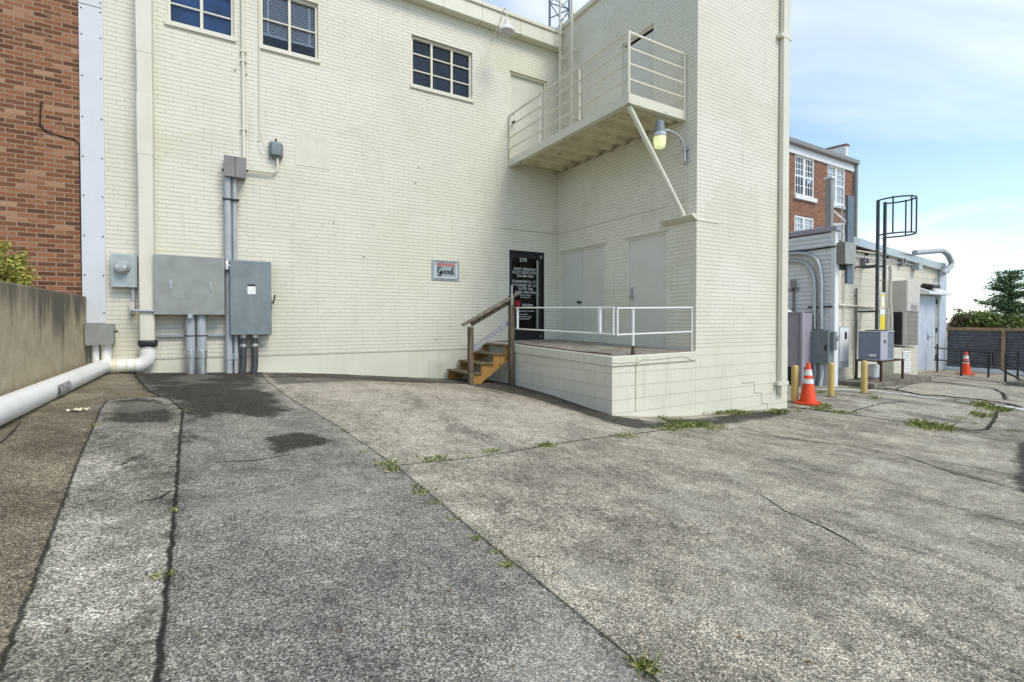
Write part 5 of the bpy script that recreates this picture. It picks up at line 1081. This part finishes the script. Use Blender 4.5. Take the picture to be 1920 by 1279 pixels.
mb=MB();q=GP(1900,722);mb.box((q[0]-.2,q[1]-2.5,q[2]-.2),(q[0]+.9,q[1]+.1,q[2]+.10));tag(mb.build('step_slab',M['oldconc'],bevel=.02),'concrete step slab below the sloping handrail','slab')
# far brick building
fb=thing('brick_townhouse',(18,7,-.2),'tall dark red brick building with paired white sash windows far behind','building')
YF=5.0;zr_=10.85
XR=WY(1600,330,YF)[0]
holes=[]
def fw(px0,px1,pt,pb):
    a=WY(px0,pt,YF);b=WY(px1,pt,YF);c=WY(px0,pb,YF);return (a[0],b[0],c[2],a[2])
wl=[fw(1491,1527,289,365),fw(1552,1585,307,377)]
hgt=wl[0][3]-wl[0][2]
z2=WY(1491,403,YF)[2];wl+=[(wl[0][0],wl[0][1],z2-hgt,z2),(wl[1][0],wl[1][1],z2-hgt,z2)]
wl=[wl[0],(wl[1][0],wl[1][1],wl[0][2],wl[0][3])]+wl[2:]
wl=[(a,b,c,d_) for a,b,c,d_ in wl]
mb=MB();wallgrid(mb,lambda u,v,d:(u,YF+d,v),8,XR,-.5,zr_-.6,wl,.12)
mb.add([(XR,YF,-.5),(XR,16,-.5),(XR,16,zr_-.6),(XR,YF,zr_-.6)],[(0,1,2,3)]);mb.build('wall',M['farbrick'],fb,fix=False)
mb=MB();mb.box((8,YF-.08,zr_-.56),(XR+.0,YF+.3,zr_-.18));mb.build('white_frieze',M['whitetrim'],fb)
mb=MB();mb.box((8,YF-.30,zr_-.17),(XR+.12,YF+.3,zr_+.08));mb.box((8,YF+.3,zr_-.2),(XR,16,zr_-.02));mb.build('gutter_and_roof',M['greybox3'],fb,bevel=.03)
mb=MB();mb.prism([(XR-.25,YF+.3,zr_),(XR-.25,YF+.3,zr_+1.05),(XR-.25,16,zr_+1.55),(XR-.25,16,zr_)],(.25,0,0));mb.build('parapet_wall',M['whitetrim'],fb)
mb=MB();mb.prism([(XR-.30,YF+.25,zr_+1.05),(XR-.30,YF+.25,zr_+1.15),(XR-.30,16,zr_+1.65),(XR-.30,16,zr_+1.55)],(.40,0,0));mb.build('parapet_coping',M['farbrick'],fb)
mb=MB();mb.tube([(XR+.06,YF-.1,zr_-.1),(XR+.06,YF-.1,-.4)],.12,8);mb.build('downspout',M['greybox3'],fb)
for a,b,c,d_ in wl:
    m_=(a+b)/2;f=MB();yy=YF+.06
    f.box((a,yy-.04,c),(a+.10,yy+.05,d_));f.box((b-.10,yy-.04,c),(b,yy+.05,d_));f.box((a+.1,yy-.04,d_-.1),(b-.1,yy+.05,d_));f.box((m_-.10,yy-.04,c),(m_+.10,yy+.05,d_-.1));f.box((a+.1,yy-.04,c),(m_-.1,yy+.05,c+.1));f.box((m_+.1,yy-.04,c),(b-.1,yy+.05,c+.1))
    zm=(c+d_)/2
    for u0,u1 in ((a+.1,m_-.1),(m_+.1,b-.1)):
        f.box((u0,yy-.03,zm-.05),(u1,yy+.04,zm+.05))
        for k in (1,2): x=u0+(u1-u0)*k/3;f.box((x-.018,yy-.02,c+.1),(x+.018,yy+.01,zm-.05));f.box((x-.018,yy-.02,zm+.05),(x+.018,yy+.01,d_-.1))
        for z in (c+.1+(zm-c-.15)*.5,zm+.05+(d_-zm-.15)/3,zm+.05+(d_-zm-.15)*2/3): f.box((u0,yy-.021,z-.018),(u1,yy+.011,z+.018))
    w_=f.build('window',M['whitetrim'],fb,flat=True)
    q=MB();q.add([(a+.05,yy+.03,c+.05),(b-.05,yy+.03,c+.05),(b-.05,yy+.03,d_-.05),(a+.05,yy+.03,d_-.05)],[(0,1,2,3)]);q.build('pane',M['glass'],w_,flat=True)
    q=MB();q.box((a,yy+.25,zm),(b,yy+.27,d_));q.build('curtain',M['blind'],w_);q=MB();q.box((a,yy+.28,c),(b,yy+.3,zm-.001));q.build('room_backing',M['interior'],w_)
    q=MB();q.box((a-.12,YF-.12,c-.22),(b+.12,YF+.1,c-.002));q.build('sill',M['whitetrim'],w_,bevel=.01)
# planting behind the fence
def shrub(c,r,n,nm,lab,mat,size=.06,cat='shrub',group=None):
    t=thing(nm,(c[0],c[1],-.1),lab,cat,group);mb=MB();c=np.array(c,float);r=np.array(r,float)
    for _ in range(n):
        d=rng.normal(size=3);d/=np.linalg.norm(d);q=c+d*r*rng.random()**.35
        leaves(mb,q,np.array((.22,.22,.16))*(.7+.6*rng.random()),34,size,inner=.05)
    mb.build('foliage',mat,t,flat=True,fix=False)
    mb=MB()
    for _ in range(8):
        a=rng.random()*6.28;mb.tube([(c[0],c[1],-.3),(c[0]+r[0]*.3*math.cos(a),c[1]+r[1]*.3*math.sin(a),c[2]-.2),(c[0]+r[0]*.75*math.cos(a),c[1]+r[1]*.75*math.sin(a),c[2]+r[2]*.5)],[.04,.025,.01],6)
    mb.build('stems',M['bark'],t)
shrub((17.1,-2.75,1.35),(.75,.7,.60),110,'hedge_shrub','olive green shrub behind the fence beside the outbuilding end',M['leafhedge'],.055,group='shrubs behind the fence')
shrub((17.0,-3.9,1.30),(.7,.8,.55),110,'hedge_shrub','yellowish shrub behind the fence between olive shrub and conifer',M['leafhedge'],.05,group='shrubs behind the fence')
shrub((17.2,-5.6,1.35),(.8,1.2,.6),130,'hedge_shrub','dark shrub behind the fence under the conifer at right edge',M['leafhedge'],.055,group='shrubs behind the fence')
shrub((16.4,-2.45,1.50),(.28,.22,.55),26,'reddish_shrub','slim reddish shrub tight against the outbuilding corner',M['leafred'],.045)
tr=thing('conifer_tree',(18.6,-3.25,-.2),'dark green conifer with feathery layered branches behind the fence','tree')
mb=MB();mb.tube([(18.6,-3.25,-.4),(18.6,-3.27,1.5),(18.62,-3.25,3.0),(18.6,-3.23,3.55)],[.14,.10,.05,.012],8)
fo=MB();RB=np.random.default_rng(11)
z=.9
while z<3.45:
    L_=max(.18,(3.75-z)*.62*(.75+.5*RB.random()));nb_=6
    for k in range(nb_):
        a=RB.random()*6.283;dx,dy=math.cos(a),math.sin(a);l=L_*(.7+.6*RB.random());rise=.10+.35*RB.random()
        p0=np.array((18.6,-3.25,z+.1*RB.random()));tip=p0+np.array((dx*l,dy*l,l*rise))*(1 if RB.random()>.25 else .55)
        mb.tube([p0,(p0+tip)/2+np.array((0,0,-.02)),tip],[.018,.012,.004],5)
        m_=int(5+l*11)
        for i in range(m_):
            t=.18+.82*(i+RB.random())/m_;c=p0+(tip-p0)*t;wd=.20*(1.1-t*.7)
            for _ in range(8):
                o_=RB.normal(size=3)*np.array((wd,wd,.045));q=c+o_;s_=.045*(.6+.8*RB.random());dd=np.array((dx,dy,.35))+RB.normal(size=3)*.6;dd/=np.linalg.norm(dd);sd_=np.cross(dd,RB.normal(size=3));sd_/=np.linalg.norm(sd_)
                fo.add([q-dd*s_,q+sd_*s_*.4,q+dd*s_*1.3,q-sd_*s_*.4],[(0,1,2,3)])
    z+=.16
mb.build('trunk',M['bark'],tr);fo.build('crown',M['leafpine'],tr,flat=True,fix=False)
# ------------------------------------------------------------------ weeds, litter
mb=MB()
def tuft(px,py,n,sp,h):
    g=GP(px,py)
    for _ in range(int(n*.65)):
        x=g[0]+rng.normal()*sp*1.15;y=g[1]+rng.normal()*sp*.8;z0=float(gzz(x,y)) if n<60 else g[2];a=rng.random()*6.283;l=h*.8*(.3+.9*rng.random());ln=l*(.4+1.1*rng.random());w_=.002+.0026*rng.random()
        c,s_=math.cos(a),math.sin(a);b0=np.array((x,y,z0));m_=b0+np.array((c*ln*.4,s_*ln*.4,l*.65));t=b0+np.array((c*ln,s_*ln,l*.8));o_=np.array((-s_,c,0))*w_
        mb.add([b0-o_,b0+o_,m_+o_*.8,t,m_-o_*.8],[(0,1,2,3,4)])
for px,py,n,sp,h in ((722,872,60,.035,.055),(733,883,50,.03,.05),(680,846,20,.02,.03),(790,925,60,.035,.04),(778,915,30,.02,.035),(812,945,25,.02,.03),(850,975,22,.02,.03),(898,1010,35,.02,.035),(955,1060,35,.018,.035),(930,1035,20,.015,.03),(1205,1250,60,.022,.045),(1215,1262,45,.018,.04),
  (805,863,40,.03,.05),(830,860,40,.03,.05),(920,848,45,.04,.05),(880,857,20,.03,.03),(1020,838,120,.06,.05),(1030,836,60,.05,.05),(1180,818,120,.09,.05),(1160,820,60,.07,.05),
  (1255,806,200,.10,.07),(1285,800,320,.12,.09),(1310,800,260,.12,.08),(1240,786,160,.10,.05),(1265,793,160,.09,.05),(1345,802,150,.10,.05),(1330,806,140,.10,.05),(1320,776,70,.06,.07),(1350,776,90,.07,.09),(1375,776,160,.10,.10),(1400,776,120,.08,.07),(1440,774,60,.06,.06),(1460,775,80,.06,.12),(1495,772,60,.05,.06),
  (1535,768,120,.09,.10),(1550,763,100,.07,.10),(1575,775,120,.07,.09),(1537,737,90,.10,.10),(1640,748,60,.07,.10),(1605,775,40,.05,.05),
  (1740,800,420,.16,.12),(1720,797,160,.13,.08),(1765,806,160,.12,.09),(1845,762,200,.10,.14),(1870,770,260,.14,.11),(1843,782,120,.08,.11),(1828,775,60,.06,.07),(1800,785,80,.12,.06),(1790,752,60,.1,.05),(1900,810,40,.1,.05),(1825,793,40,.07,.05),
  (345,770,20,.03,.03),(178,800,25,.02,.03),(300,1085,30,.02,.03),(330,960,25,.02,.025),(640,806,15,.03,.03)): tuft(px,py,n,sp,h)
tag(mb.build('weeds',M['grass'],flat=True,fix=False),'tufts of weeds growing in the pavement seams',None,None,'stuff')
g=GP(147,772);mb=MB()
R_=np.random.default_rng(3);n=9;vs=[]
for i in range(n):
    for j in range(4):
        vs.append((g[0]-.08+.16*i/(n-1),g[1]+(-.03+.06*j/3)*(1-.5*abs(i/4-1)),g[2]+.010+.028*R_.random()))
mb.add(vs,[(i*4+j,(i+1)*4+j,(i+1)*4+j+1,i*4+j+1) for i in range(n-1) for j in range(3)])
tag(mb.build('crumpled_wrapper',M['creampvc'],flat=True,fix=False),'crumpled pale wrapper lying on asphalt near the drain pipe','litter')
g=GP(22,810);g2=GP(40,790);g3=GP(2,832);mb=MB();mb.tube([g3+np.array((0,0,.012)),g+np.array((.01,0,.016)),g2+np.array((0,0,.012))],[.006,.008,.004],6);tag(mb.build('fallen_twig',M['bark']),'brown twig on the asphalt beside the drain pipe','twig')
mb=MB()
for _ in range(90):
    px=random.uniform(60,1900);py=random.choice([random.uniform(705,790),random.uniform(780,1279)])
    if px>960 and py<780 and px<1480: continue
    if px<300 and py<770: continue
    g=GP(px,py);s_=random.uniform(.006,.016);a=random.random()*6.28
    mb.add([(g[0]+s_*math.cos(a+k*1.57)*(1 if k%2 else .5),g[1]+s_*math.sin(a+k*1.57)*(1 if k%2 else .5),float(gzz(g[0],g[1]))+.006+random.random()*.006) for k in range(4)],[(0,1,2,3)])
tag(mb.build('leaf_litter',leafmat('dry_leaf_bits',(.10,.055,.025),(.22,.15,.07),(.35,.30,.17)),flat=True,fix=False),'scattered dry leaf bits on the asphalt',None,None,'stuff')
